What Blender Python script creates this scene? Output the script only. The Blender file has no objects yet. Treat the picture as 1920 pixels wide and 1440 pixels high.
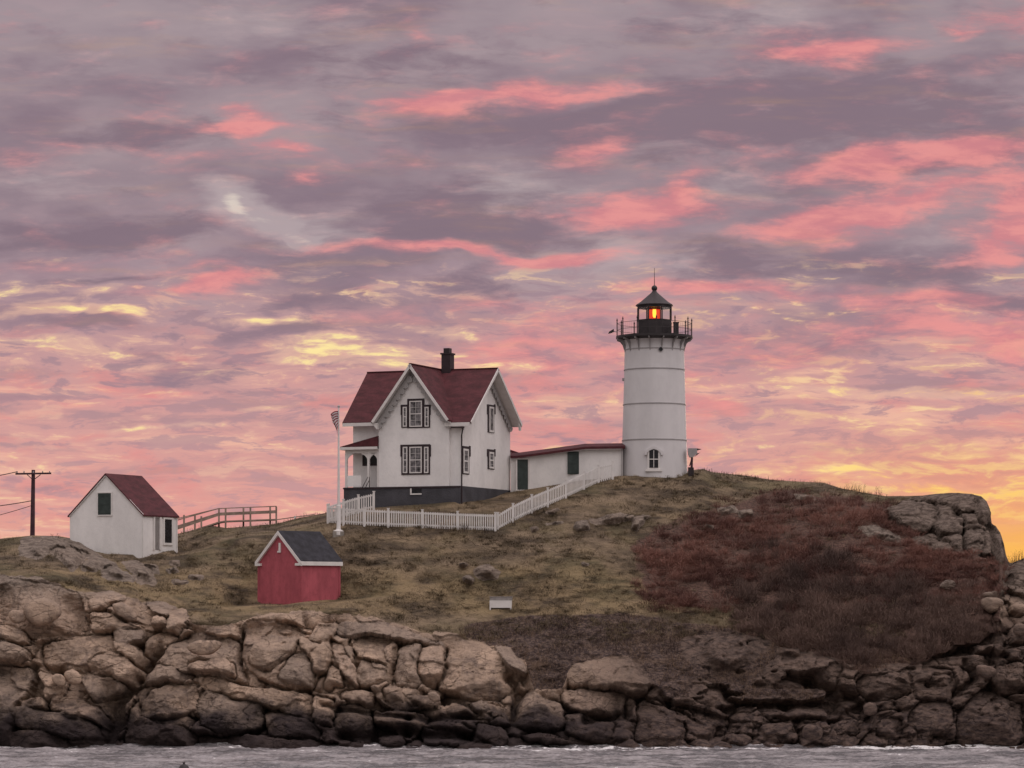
import bpy, math, random
import numpy as np
from mathutils import Vector, noise as mnoise
random.seed(7); np.random.seed(7)
S = bpy.context.scene
R = math.radians
F = 5112.0            # focal length in photo pixels (1920 wide)
HC = 8.7              # camera height above the sea (m)
HY = 1112.0           # horizon row

# ---------------------------------------------------------------- camera
cam = bpy.data.cameras.new("camera"); camo = bpy.data.objects.new("camera", cam)
S.collection.objects.link(camo); S.camera = camo
camo.location = (0, 0, HC); camo.rotation_euler = (R(90), 0, 0)
cam.sensor_width = 36; cam.lens = F / 1920 * 36
cam.shift_y = (HY - 720) / 1920
cam.clip_start = 1; cam.clip_end = 20000
S.render.resolution_x = 1024; S.render.resolution_y = 768
S.view_settings.view_transform = 'Standard'; S.view_settings.look = 'None'
S.view_settings.exposure = 0; S.view_settings.gamma = 1
S.cycles.max_bounces = 5; S.cycles.transparent_max_bounces = 12
S.cycles.caustics_reflective = False; S.cycles.caustics_refractive = False

def lin(r, g, b):
    f = lambda c: c/12.92 if c <= .04045 else ((c+.055)/1.055)**2.4
    return (f(r/255), f(g/255), f(b/255), 1)

# ---------------------------------------------------------------- node helper
class NT:
    def __init__(s, nt): s.t = nt; nt.nodes.clear()
    def n(s, typ, **kw):
        nd = s.t.nodes.new(typ)
        ins = kw.pop('ins', {})
        for k, v in kw.items(): setattr(nd, k, v)
        for k, v in ins.items(): s.set(nd.inputs[k], v)
        return nd
    def set(s, sock, v):
        if isinstance(v, bpy.types.NodeSocket): s.t.links.new(v, sock)
        elif isinstance(v, bpy.types.Node): s.t.links.new(v.outputs[0], sock)
        else: sock.default_value = v
    def m(s, op, a, b=0.0, c=0.0, clamp=False):
        nd = s.n('ShaderNodeMath', operation=op, use_clamp=clamp)
        s.set(nd.inputs[0], a); s.set(nd.inputs[1], b)
        if op in ('MULTIPLY_ADD', 'SMOOTH_MIN', 'COMPARE'): s.set(nd.inputs[2], c)
        return nd.outputs[0]
    def vm(s, op, a, b=(0, 0, 0)):
        nd = s.n('ShaderNodeVectorMath', operation=op)
        s.set(nd.inputs[0], a)
        if op == 'SCALE': s.set(nd.inputs[3], b)
        else: s.set(nd.inputs[1], b)
        return nd.outputs[0]
    def noise(s, vec, scale, detail=4, rough=.55, out=0, dist=0.0):
        nd = s.n('ShaderNodeTexNoise', ins={'Vector': vec, 'Scale': scale, 'Detail': detail, 'Roughness': rough, 'Distortion': dist})
        return nd.outputs[out]
    def ss(s, v, a, b, lo=0.0, hi=1.0, kind='SMOOTHSTEP'):
        nd = s.n('ShaderNodeMapRange', interpolation_type=kind)
        s.set(nd.inputs['Value'], v)
        for k, x in (('From Min', a), ('From Max', b), ('To Min', lo), ('To Max', hi)): s.set(nd.inputs[k], x)
        return nd.outputs[0]
    def mix(s, f, a, b, mode='MIX'):
        nd = s.n('ShaderNodeMix', data_type='RGBA', blend_type=mode)
        s.set(nd.inputs[0], f); s.set(nd.inputs[6], a); s.set(nd.inputs[7], b)
        return nd.outputs[2]
    def ramp(s, v, stops, interp='LINEAR'):
        nd = s.n('ShaderNodeValToRGB'); s.set(nd.inputs[0], v)
        cr = nd.color_ramp; cr.interpolation = interp
        while len(cr.elements) < len(stops): cr.elements.new(.5)
        for e, (p, c) in zip(cr.elements, stops): e.position = p; e.color = c
        return nd.outputs[0]

# ---------------------------------------------------------------- world: low sun sky under broken sunrise cloud
SUN_EL, SUN_AZ = R(2.0), R(11.0)        # just above the horizon, behind the island to the right
W = bpy.data.worlds.new("World"); S.world = W; W.use_nodes = True
w = NT(W.node_tree)
tc = w.n('ShaderNodeTexCoord'); d = tc.outputs['Generated']
sep = w.n('ShaderNodeSeparateXYZ', ins={0: d}); dx, dy, dz = sep.outputs
yy = w.m('MAXIMUM', dy, .08)
az = w.m('MULTIPLY_ADD', w.m('DIVIDE', dx, yy), 51.12, 9.6)       # bearing, and
el = w.m('SUBTRACT', 11.12, w.m('MULTIPLY', w.m('DIVIDE', dz, yy), 51.12))   # height above the horizon, same unit
p = w.n('ShaderNodeCombineXYZ', ins={0: az, 1: el}).outputs[0]
# wind-drawn warp of the cloud deck
wn = w.noise(w.vm('MULTIPLY', p, (.42, 1.0, 1)), .8, 4, .55, out=1)
warp = w.vm('MULTIPLY', w.vm('SUBTRACT', wn, (.5, .5, .5)), (2.2, 1.0, 0))
pw = w.vm('ADD', p, warp)
pn = w.vm('ADD', p, w.vm('SCALE', warp, .4))
def blobs(lst):
    acc = None
    for cx, cy, rx, ry, rot, wt in lst:
        mp = w.n('ShaderNodeMapping', vector_type='TEXTURE', ins={'Vector': pw, 'Location': (cx, cy, 0), 'Rotation': (0, 0, rot), 'Scale': (rx*1.5, ry*1.5, 1)})
        g = w.n('ShaderNodeTexGradient', gradient_type='SPHERICAL', ins={0: mp.outputs[0]})
        acc = w.m('MULTIPLY_ADD', g.outputs[1], wt, 0.0 if acc is None else acc)
    return acc
PINK = [(9.9,1.72,1.9,.26,-.04,1.3),(8.0,1.95,.85,.30,-.1,1.2),(15.3,.95,1.2,.34,.08,1.2),(16.4,.85,.7,.22,0,.8),(17.95,.58,.4,.22,0,.9),(18.9,.3,.7,.3,.1,1),
 (7.75,.7,.32,.18,.3,.7),(4.6,2.12,.7,.17,.05,1.0),(5.0,2.42,.85,.15,.1,1.0),(4.3,2.5,.7,.12,0,.8),(5.1,2.75,.7,.13,.1,.8),(5.6,2.95,.6,.14,.2,.7),(2.4,2.22,.5,.18,-.1,.7),(5.75,3.35,.35,.16,0,.8),(3.6,3.0,1.3,.25,0,.5),
 (11.0,2.8,.7,.30,-.15,.9),(12.8,3.45,.55,.35,-.5,.9),(12.2,3.9,1.7,.28,-.05,1.2),(11.9,4.2,1.0,.2,.1,.7),(14.3,2.9,.9,.22,.1,.6),(16.6,3.02,1.5,.26,-.16,1.3),(18.7,2.85,1.1,.22,-.1,1.2),
 (17.6,3.55,2.4,.42,-.12,1.1),(16.0,4.1,1.3,.36,-.12,1.2),(14.5,4.25,.9,.24,-.2,.8),(18.5,4.5,.9,.45,-.35,1.1),(19.3,4.0,.6,.6,0,.9),(8.4,4.78,2.3,.13,.02,1.3),(10.6,4.85,1.2,.16,-.12,1.2),
 (4.4,5.3,.9,.14,-.15,1.1),(3.6,5.1,1.1,.14,-.1,.6),(3.3,5.5,1.6,.22,-.05,.6),(13.6,5.42,2.3,.15,0,1.2),(17.0,5.55,1.7,.18,0,1),(11.3,5.9,1.6,.3,-.1,.8),(9.5,5.7,1,.14,-.05,.7),
 (10.6,6.8,1.7,.5,0,.9),(14.3,6.6,2.2,.5,0,.8),(17.6,6.1,2.2,.45,0,.9),(18.9,6.6,.8,.6,0,.8),(7.6,6.0,1.3,.2,0,.5),(1.5,4.9,1.6,.18,0,.5),(12.8,7.4,1.2,.4,0,.6),(2.6,7.5,1.6,.3,0,.6),(9.7,6.35,1.3,.25,0,.6),
 (.5,2.9,1.8,.25,0,.35),(19.0,2.1,1,.2,0,.3)]
YEL = [(.4,5.4,.7,.10,0,1.2),(1.0,5.65,.7,.10,0,1.1),(1.9,5.5,.5,.12,0,1.1),(.9,5.85,1.0,.08,0,1.2),(1.9,5.92,.6,.08,0,1),(.6,6.42,1.6,.10,.05,1.1),(4.7,6.05,.9,.10,0,1.1),(5.7,6.62,1.1,.2,0,1),(6.3,6.42,.9,.09,0,1.0),(6.9,6.68,1.1,.09,0,1.05),(5.9,6.8,.8,.07,0,.9),(7.6,6.6,.7,.07,0,.9),(7.7,6.85,1,.14,0,1),
 (8.5,6.2,.6,.1,0,.9),(9.6,6.9,.6,.16,0,.8),(3.2,7.98,1.2,.07,0,.9),(4.65,7.65,.4,.07,0,.8),(15.6,7.3,1.6,.1,.05,.9),(17.6,7.42,1.5,.09,0,.8),(10.6,8.3,.7,.1,0,.5),(.8,8.3,1,.08,0,.3),
 (16.7,8.95,1.4,.14,.1,1),(18.2,9.2,1.6,.2,.05,1.1),(19.4,8.95,.8,.14,0,1),(15.0,9.3,.8,.07,0,.5),(14.6,8.3,1.5,.06,0,.4),(19.0,9.8,1.6,.2,0,.9)]
PALE = [(4.6,3.85,.8,.32,.4,1.4),(4.7,3.95,.35,.12,.6,1.3),(5.65,4.5,.3,.10,.6,1.1),(5.6,4.3,.9,.45,.3,.9),(9.6,3.5,1.1,.55,0,.8),(13.9,3.5,1.2,.4,0,.5),(5.2,.35,2.2,.45,0,.5),(11.6,4.75,.7,.4,0,.8),(17.2,4.6,1.2,.3,0,.5),(.8,3.4,1.6,.5,0,.5),(14.2,.3,1.4,.4,0,.5),
 (12.8,4.9,.6,.3,0,.7),(1,1.2,2.4,.4,0,.3)]
DARK = [(15.5,2.15,3.2,.85,0,1.25),(8.6,4.1,2.2,.65,0,1.25),(12.6,2.2,2,.6,0,.7),(2.0,4.35,2.6,.32,0,1),(10.0,2.35,3.6,.34,0,.8),(2.6,2.62,1.6,.3,0,.9),(14.0,4.9,1.5,.5,0,.8),(5.3,6.2,1.1,.18,0,1.1),(8.9,5.35,1.4,.35,0,.8),(17.2,5.15,1.8,.28,0,.8),(17.9,3.1,1.4,.14,-.1,.8),
 (3.7,7.0,.8,.3,0,.8),(18.6,5.7,1.4,.22,0,.8),(5.7,5.7,1.4,.3,0,.7),(7,1.2,2.5,.4,0,.6),(12.2,.5,2.5,.3,0,.4),(15.8,6.5,.9,.3,0,.7),(12.2,3.1,1.3,.25,.2,.5),(2,5.25,1.6,.1,0,.7),(6.9,7.0,1.2,.15,0,.5),(1.6,6.1,1.1,.15,0,.7),(3,6.5,1,.2,0,.5),(14.5,6.2,.8,.2,0,.5)]
# fine structure: stretched streaks, tighter towards the horizon
fs = w.noise(w.vm('MULTIPLY', pn, (.55, 2.1, 1)), 1.5, 6, .62)
fl = w.noise(w.vm('MULTIPLY', w.vm('ADD', pn, (3.3, 0, 2.7)), (.26, 2.3, 1)), 1.3, 7, .58)
fm = w.noise(w.vm('MULTIPLY', w.vm('ADD', pn, (1.3, 5, 8.7)), (.5, 1.5, 1)), 1.1, 6, .6)
fh = w.noise(w.vm('MULTIPLY', w.vm('ADD', pn, (9.3, 1, 4.7)), (.62, 2.5, 1)), 1.45, 6, .62, dist=.35)
bg = w.noise(w.vm('MULTIPLY', pn, (.17, .50, 1)), 1.3, 5, .52)
t = w.m('DIVIDE', el, 11.12)
base = w.ramp(t, [(0, lin(159,143,150)), (.15, lin(156,138,146)), (.33, lin(152,133,142)), (.45, lin(163,140,149)), (.54, lin(186,148,152)), (.63, lin(205,156,154)), (.74, lin(216,160,154)), (.86, lin(226,160,150)), (1, lin(232,162,136))])
c = base
low = w.ss(t, .42, .66)
up = w.m('SUBTRACT', 1.0, low)
# broad tone of the deck
c = w.mix(w.m('MULTIPLY', w.ss(bg, .46, .62), w.m('MULTIPLY_ADD', up, .9, 0.05)), c, lin(138,119,131))
c = w.mix(w.m('MULTIPLY', w.ss(bg, .50, .30), w.m('MULTIPLY_ADD', up, .5, .06)), c, lin(176,158,162))
# low cloud streaks
c = w.mix(w.m('MULTIPLY', w.ss(fl, .50, .68), w.m('MULTIPLY', low, w.ss(t, 1.0, .6, .5, .8))), c, lin(172,137,147))
c = w.mix(w.m('MULTIPLY', w.ss(fm, .5, .66), w.m('MULTIPLY', low, .45)), c, lin(228,142,138))
c = w.mix(w.m('MULTIPLY', w.ss(fl, .47, .30), w.m('MULTIPLY', low, .8)), c, lin(241,188,164))
mid = w.m('MULTIPLY', w.ss(t, .40, .52), w.ss(t, 1.0, .75, .55, 1))
c = w.mix(w.m('MULTIPLY', w.ss(fh, .515, .60), w.m('MULTIPLY', mid, .72)), c, w.mix(w.ss(t, .5, .9), lin(158,131,143), lin(190,148,152)))
c = w.mix(w.m('MULTIPLY', w.ss(fh, .48, .36), w.m('MULTIPLY', mid, .48)), c, w.mix(w.ss(fm, .45, .62), w.mix(w.ss(az, 8, 14), lin(241,192,166), lin(246,200,152)), lin(230,152,146)))
c = w.mix(w.m('MULTIPLY', w.m('MULTIPLY', w.ss(fh, .44, .34), w.ss(fl, .52, .42)), w.m('MULTIPLY', mid, .7)), c, lin(250,218,166))
# mid-size structure of the upper deck
c = w.mix(w.m('MULTIPLY', w.ss(fm, .53, .66), w.m('MULTIPLY', up, .28)), c, lin(143,123,135))
c = w.mix(w.m('MULTIPLY', w.ss(fm, .46, .32), w.m('MULTIPLY', up, .22)), c, lin(178,152,158))
fsn = w.m('SUBTRACT', fs, .5)
fhn = w.m('SUBTRACT', fh, .5)
fmn = w.m('SUBTRACT', fm, .5)
fln = w.m('SUBTRACT', fl, .5)
dk = w.ss(w.m('MULTIPLY_ADD', fhn, 1.2, w.m('MULTIPLY_ADD', fmn, 1.4, blobs(DARK))), .08, .75)
c = w.mix(w.m('MULTIPLY', dk, .92), c, w.mix(low, lin(133,114,126), lin(152,126,138)))
pl = w.ss(w.m('MULTIPLY_ADD', fsn, 1.6, blobs(PALE)), .1, 1.0)
c = w.mix(w.m('MULTIPLY', pl, .7), c, lin(188,172,174))
c = w.mix(w.ss(w.m('MULTIPLY_ADD', fhn, -4.5, w.m('MULTIPLY_ADD', fsn, 4.0, blobs(PALE))), 1.3, 3.0), c, lin(216,202,192))
pkv = w.m('MULTIPLY_ADD', fhn, -1.1, w.m('MULTIPLY_ADD', fmn, 1.1, w.m('MULTIPLY_ADD', fsn, 1.7, blobs(PINK))))
pk = w.m('MULTIPLY_ADD', w.ss(pkv, -.05, 1.2), .6, w.m('MULTIPLY', w.ss(pkv, .36, 1.1), .4))
pkc = w.mix(w.ss(fs, .4, .62), lin(214,134,140), lin(236,151,148))
c = w.mix(w.m('MULTIPLY', pk, .86), c, pkc)
yb = blobs(YEL); gate = w.ss(yb, .02, .3)
ye = w.ss(w.m('MULTIPLY_ADD', fhn, -2.0, w.m('MULTIPLY_ADD', fln, 1.6, yb)), .05, .9)
c = w.mix(w.m('MULTIPLY', w.m('MULTIPLY', ye, gate), .55), c, lin(238,192,168))
ye2 = w.ss(w.m('MULTIPLY_ADD', fhn, -5.6, w.m('MULTIPLY_ADD', fsn, 3.0, w.m('MULTIPLY', yb, 1.0))), .62, 1.7)
c = w.mix(w.m('MULTIPLY', w.m('MULTIPLY', ye2, gate), .95), c, w.mix(w.ss(az, 14, 18), lin(255,232,162), lin(255,215,120)))
warm = w.m('MULTIPLY', w.ss(az, 12.5, 18), w.m('MULTIPLY', w.ss(el, 7.6, 9.3), .62))
c = w.mix(warm, c, w.mix(w.ss(fh, .52, .42), lin(240,158,118), lin(255,208,120)))
# glow where the sun is about to come up
gl = w.n('ShaderNodeMapping', vector_type='TEXTURE', ins={'Vector': p, 'Location': (19.3, 10.8, 0), 'Scale': (3.4, 2.0, 1)})
gg = w.n('ShaderNodeTexGradient', gradient_type='SPHERICAL', ins={0: gl.outputs[0]}).outputs[1]
c = w.mix(w.m('MULTIPLY', w.ss(w.m('MULTIPLY_ADD', fln, .8, gg), 0, .9), .9), c, lin(253,186,88))
detailed = w.n('ShaderNodeBackground', ins={'Color': c, 'Strength': 1.0})
# rest of the dome: clear-sky light plus a pale broken deck
sky = w.n('ShaderNodeTexSky', sky_type='NISHITA', sun_disc=False)
sky.sun_elevation = SUN_EL; sky.sun_rotation = SUN_AZ; sky.altitude = 10
ov = w.noise(w.vm('MULTIPLY', d, (1, 1, 2.4)), 2.2, 3, .5)
ovc = w.mix(w.ss(ov, .35, .7), (1.0, .90, .885, 1), (.74, .665, .68, 1))
ovc = w.mix(w.ss(dz, .0, .5), w.mix(.65, ovc, (.50, .42, .42, 1)), ovc)
ovc = w.vm('SCALE', ovc, w.m('MULTIPLY', w.ss(dz, .15, .95, .48, 1.72), w.ss(dx, -.7, .7, .82, 1.28)))
ovc = w.mix(w.ss(dy, .9, -.3), w.mix(.65, ovc, (.40, .32, .35, 1)), ovc)
nis = w.n('ShaderNodeBackground', ins={'Color': sky.outputs[0], 'Strength': .05})
deck = w.n('ShaderNodeBackground', ins={'Color': ovc, 'Strength': 1.0})
simple = w.n('ShaderNodeAddShader', ins={0: nis, 1: deck})
side = w.m('ABSOLUTE', w.m('SUBTRACT', az, 9.6))
fac = w.m('MULTIPLY', w.m('MULTIPLY', w.ss(side, 52, 30), w.ss(el, -22, -5)), w.m('GREATER_THAN', dy, .3))
out = w.n('ShaderNodeOutputWorld')
mx = w.n('ShaderNodeMixShader', ins={0: fac, 1: simple, 2: detailed})
w.t.links.new(mx.outputs[0], out.inputs[0])

# ---------------------------------------------------------------- sun: veiled, very low, behind the island
sl = bpy.data.lights.new("sun", 'SUN'); sl.energy = .5; sl.angle = R(12); sl.color = (1, .72, .5)
so = bpy.data.objects.new("sun", sl); S.collection.objects.link(so)
sdir = Vector((math.sin(SUN_AZ)*math.cos(SUN_EL), math.cos(SUN_AZ)*math.cos(SUN_EL), math.sin(SUN_EL)))
so.rotation_euler = (-sdir).to_track_quat('-Z', 'Y').to_euler()

# ================================================================ helpers
COL = S.collection
def P(px, py, Y): return Vector(((px - 960) * Y / F, Y, HC + (HY - py) * Y / F))
def tag(o, label=None, cat=None, group=None, kind=None):
    if label: o['label'] = label
    if cat: o['category'] = cat
    if group: o['group'] = group
    if kind: o['kind'] = kind
    return o
def link(name, me, mat, parent=None):
    o = bpy.data.objects.new(name, me); COL.objects.link(o)
    for m_ in (mat if isinstance(mat, (list, tuple)) else [mat]): me.materials.append(m_)
    if parent: o.parent = parent
    return o
def npmesh(name, verts, faces, smooth=True):
    """verts (N,3), faces (M,k) arrays"""
    me = bpy.data.meshes.new(name); verts = np.asarray(verts, np.float32); faces = np.asarray(faces, np.int32)
    k = faces.shape[1]
    me.vertices.add(len(verts)); me.vertices.foreach_set('co', verts.ravel())
    me.loops.add(faces.size); me.loops.foreach_set('vertex_index', faces.ravel())
    me.polygons.add(len(faces)); me.polygons.foreach_set('loop_start', np.arange(0, faces.size, k, dtype=np.int32))
    me.polygons.foreach_set('loop_total', np.full(len(faces), k, np.int32))
    me.polygons.foreach_set('use_smooth', np.full(len(faces), smooth)); me.update(); me.validate(); return me
def grid_faces(nr, nc):
    i = np.arange(nr*nc).reshape(nr, nc)
    return np.stack([i[:-1, :-1], i[:-1, 1:], i[1:, 1:], i[1:, :-1]], -1).reshape(-1, 4)
_tabs = {}
def vnoise(x, y, seed=0):
    if seed not in _tabs: _tabs[seed] = np.random.RandomState(seed).rand(256, 256)
    T = _tabs[seed]
    xi = np.floor(x).astype(int); yi = np.floor(y).astype(int); fx = x - xi; fy = y - yi
    fx = fx*fx*fx*(fx*(fx*6-15)+10); fy = fy*fy*fy*(fy*(fy*6-15)+10)
    a = T[xi & 255, yi & 255]; b = T[(xi+1) & 255, yi & 255]; c_ = T[xi & 255, (yi+1) & 255]; d_ = T[(xi+1) & 255, (yi+1) & 255]
    return (a*(1-fx)+b*fx)*(1-fy) + (c_*(1-fx)+d_*fx)*fy
def fbm(x, y, seed=0, oct=5, gain=.5):
    s_ = 0; a = 1; n = 0
    for o in range(oct):
        s_ = s_ + a*(vnoise(x*2**o + 17*o, y*2**o + 31*o, seed+o) - .5)*2; n += a; a *= gain
    return s_/n
def sstep(x, a, b):
    t_ = np.clip((x-a)/(b-a), 0, 1); return t_*t_*(3-2*t_)

# ================================================================ materials
def pmat(name, col, rough=.8, var=.12, vs=1.5, bump=0.0, bs=20, spec=.3, metal=0, fine=0.0, fs_=30, streak=None):
    m_ = bpy.data.materials.new(name); m_.use_nodes = True; t_ = NT(m_.node_tree)
    o_ = t_.n('ShaderNodeOutputMaterial'); b_ = t_.n('ShaderNodeBsdfPrincipled')
    t_.t.links.new(b_.outputs[0], o_.inputs[0])
    co = t_.n('ShaderNodeTexCoord').outputs['Object']
    cc = (*col[:3], 1)
    v_ = co if streak is None else t_.vm('MULTIPLY', co, streak)
    n_ = t_.noise(v_, vs, 5, .6)
    dark = tuple(x*(1-var*1.6) for x in cc[:3])+(1,); lite = tuple(min(1, x*(1+var)) for x in cc[:3])+(1,)
    c_ = t_.mix(t_.ss(n_, .3, .7), dark, lite)
    if fine:
        f_ = t_.noise(co, fs_, 3, .6)
        c_ = t_.mix(t_.m('MULTIPLY', t_.ss(f_, .45, .7), fine), c_, tuple(x*.45 for x in cc[:3])+(1,))
    t_.set(b_.inputs['Base Color'], c_)
    b_.inputs['Roughness'].default_value = rough; b_.inputs['Specular IOR Level'].default_value = spec; b_.inputs['Metallic'].default_value = metal
    if bump:
        bn = t_.noise(v_, bs, 4, .6)
        t_.set(b_.inputs['Normal'], t_.n('ShaderNodeBump', ins={'Height': bn, 'Strength': bump, 'Distance': .05}).outputs[0])
    return m_
M = {}
M['white'] = pmat('white_paint', (.80, .775, .76), .6, .06, .6, .3, 14, fine=.10, fs_=3, streak=(1, 1, .5))
M['trim'] = pmat('white_trim', (.70, .67, .65), .6, .05, 2)
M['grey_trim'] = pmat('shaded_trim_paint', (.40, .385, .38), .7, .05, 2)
M['tower'] = pmat('tower_paint', (.63, .61, .615), .5, .05, .5, .15, 8, fine=.08, fs_=1.6, streak=(1, 1, .25))
M['roof'] = pmat('red_shingle', (.088, .022, .027), .8, .22, 1.2, .5, 12, fine=.35, fs_=5, streak=(1, 1, 3))
M['found'] = pmat('blue_grey_stone_paint', (.072, .070, .080), .8, .2, 1.0, .6, 9, fine=.4, fs_=4)
M['dark'] = pmat('dark_trim_paint', (.035, .022, .026), .6, .1, 3)
M['green'] = pmat('dark_green_paint', (.042, .056, .052), .6, .15, 3)
M['black'] = pmat('black_iron', (.028, .022, .024), .5, .2, 3, spec=.4)
M['iron_roof'] = pmat('dark_iron_roof', (.024, .015, .018), .5, .2, 2, spec=.4)
M['curtain'] = pmat('curtained_pane', (.17, .16, .165), .4, .5, 4, spec=.2)
M['pane'] = pmat('dark_pane', (.022, .022, .026), .2, .3, 5, spec=.25)
M['shed_red'] = pmat('red_shed_boards', (.40, .088, .112), .8, .12, 1.3, .3, 10, fine=.25, fs_=3, streak=(1, 1, .4))
M['shed_roof'] = pmat('blue_grey_shingle', (.034, .033, .041), .85, .25, 2, .5, 12, fine=.3, fs_=6)
M['wood'] = pmat('weathered_wood', (.32, .24, .195), .85, .2, 2, .3, 20)
M['pole'] = pmat('creosoted_wood', (.07, .035, .045), .85, .2, 2)
M['wire'] = pmat('wire', (.05, .03, .035), .7, .1, 2)
M['grey'] = pmat('grey_metal', (.33, .31, .31), .5, .1, 2)
M['concrete'] = pmat('concrete', (.3, .27, .24), .9, .2, 2)
M['bench_grey'] = pmat('grey_board', (.24, .22, .21), .8, .1, 4)
M['gull'] = pmat('grey_feathers', (.16, .13, .14), .8, .1, 5)

# ================================================================ the island
# skyline of the ground (column -> row), and how far back each part of the slope lies
CR = np.array([(-400,1015),(-200,1012),(0,1010),(60,1004),(110,1005),(160,1014),(200,1022),(260,1022),(320,1004),(345,998),(400,986),(425,990),(450,988),(520,982),(560,971),(615,961),(700,947),(850,934),(955,923),
 (1000,916),(1100,899),(1163,890),(1226,888),(1280,886),(1300,881),(1318,879),(1335,885),(1400,892),(1450,900),(1500,903),(1545,905),(1575,915),(1610,922),(1660,930),(1700,930),(1730,929),(1765,925),(1800,924),(1825,926),(1840,930),
 (1850,940),(1856,955),(1859,980),(1868,986),(1876,998),(1882,1020),(1886,1040),(1891,1054),(1897,1055),(1905,1052),(1920,1046),(2000,1030),(2300,1040)], float)
ANCH = {-400:[(1400,154),(1240,156.5),(1080,160),(1060,164),(1010,171)],
 60:[(1400,154),(1240,156.5),(1085,160),(1060,164),(1004,171)],
 230:[(1400,154),(1120,160),(1085,164),(1040,170),(1036,176),(1022,178)],
 300:[(1400,154),(1160,159),(1100,165),(1040,170.4),(1036.5,176),(1012,179)],
 345:[(1400,154),(1170,159),(1100,165),(1040,170.6),(1034,175.8),(998,180)],
 480:[(1400,154),(1150,160),(1129.5,162.6),(1127.5,165.8),(1060,168.2),(1000,171),(976,180)],
 560:[(1400,154),(1145,160),(1129.5,162.4),(1127.5,165.8),(1060,168.2),(1000,171),(970,180)],
 635:[(1400,154),(1145,160),(1129,162.8),(1127,165.9),(1060,168.4),(995,171),(980,172.3),(965,176),(958,181)],
 760:[(1400,154),(1180,160.5),(1140,164),(1060,168),(992,171.7),(960,174),(950,175),(943,182)],
 850:[(1400,154),(1192,160.5),(1145,164),(1060,168),(994,171.8),(960,173.4),(941,174.9),(935,182)],
 930:[(1400,154),(1215,160.5),(1150,164),(1060,168),(997,172),(950,174.3),(924,182)],
 1060:[(1400,154),(1240,159),(1150,163),(1060,167),(990,172),(935,176.5),(907,181)],
 1226:[(1400,154),(1280,158),(1180,162),(1130,164),(1050,169),(960,175),(890,180.2),(888,186)],
 1400:[(1400,154),(1300,158),(1180,162),(1130,164),(1050,169),(960,176),(892,184)],
 1600:[(1400,154),(1250,158),(1150,162),(1040,168),(960,174),(921,180)],
 1750:[(1400,154),(1240,158),(1140,162),(1040,168),(960,174),(927,178)],
 1850:[(1400,154),(1230,158),(1130,162),(1050,167),(1000,170),(940,174)],
 1888:[(1400,154),(1200,158),(1120,162),(1070,166),(1050,170)],
 2300:[(1400,154),(1200,158),(1120,162),(1070,166),(1040,170)]}
NF = 601; FG = np.linspace(0, 1, NF)
AX = sorted(ANCH); 
def _prof(a):
    l = np.array(ANCH[a], float); top = l[-1, 0]; f = (1400 - l[:, 0])/(1400 - top)
    return np.interp(FG, f, l[:, 1])
PR = np.array([_prof(a) for a in AX])
for _ in range(1): PR[:, 1:-1] = (PR[:, :-2] + PR[:, 1:-1]*2 + PR[:, 2:])/4
def crest(px): return np.interp(px, CR[:, 0], CR[:, 1])
def Yf(px, f):
    px = np.asarray(px, float); f = np.clip(np.asarray(f, float), 0, 1)
    i = np.clip(np.searchsorted(AX, px, side='right') - 1, 0, len(AX)-2)
    ax = np.array(AX, float); u = np.clip((px-ax[i])/(ax[i+1]-ax[i]), 0, 1); u = u*u*(3-2*u)
    k = f*(NF-1); k0 = np.clip(np.floor(k).astype(int), 0, NF-2); w_ = k-k0
    g = lambda ii: PR[ii, k0]*(1-w_) + PR[ii, k0+1]*w_
    return g(i)*(1-u) + g(i+1)*u
def Yat(px, py): return float(Yf(px, (1400-py)/(1400-crest(px))))
def G(px, py):
    """the point of the ground seen at this place"""
    return P(px, py, Yat(px, py))

# traced blocks of the bedrock: crop origin, crop scale, relief (m), polygon
BL = []
def blk(o, s_, rel, off, *polys):
    for pl_ in polys: BL.append((np.array(pl_, float)/s_ + np.array(o, float), rel, off))
A = (0, 1060); B = (600, 1100); C8 = (1200, 860); L4 = (0, 860); M2 = (940, 780); N5 = (780, 1040)
# left cliff
blk(A, 3, 1.3, .5, [(-60,55),(0,50),(100,80),(260,95),(440,150),(470,260),(495,370),(420,400),(170,405),(60,330),(-60,300)],
 [(230,420),(330,415),(640,375),(720,420),(835,520),(820,570),(700,600),(600,600),(470,585),(380,585),(250,565),(212,540)],
 [(870,540),(920,460),(1040,378),(1150,370),(1345,410),(1352,560),(1395,655),(1280,665),(1150,640),(1000,620),(860,600)],
 [(1360,345),(1400,312),(1480,306),(1640,325),(1760,400),(1830,480),(1765,690),(1640,695),(1500,655),(1400,575),(1358,500)],
 [(840,400),(880,375),(1015,383),(930,450),(860,505),(825,550),(818,480)],
 [(820,600),(870,548),(960,575),(1100,612),(1080,640),(900,665),(795,655)],
 [(1160,362),(1345,312),(1345,410),(1230,388)],
 [(850,690),(930,652),(1110,670),(1118,800),(1000,860),(810,872),(785,790)],
 [(1120,700),(1250,705),(1475,765),(1475,905),(1350,945),(1130,905),(1108,800)],
 [(1060,645),(1180,620),(1420,690),(1880,745),(1880,790),(1860,895),(1700,865),(1480,775),(1200,715)],
 [(1480,830),(1580,808),(1810,915),(1790,985),(1500,960)],
 [(690,890),(760,725),(800,870),(1100,935),(1100,1040),(690,1040)], [(1100,930),(1400,960),(1700,975),(1900,1000),(1900,1050),(1100,1050)],
 [(-60,545),(180,562),(150,720),(85,775),(60,1040),(-60,1040)])
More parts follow.
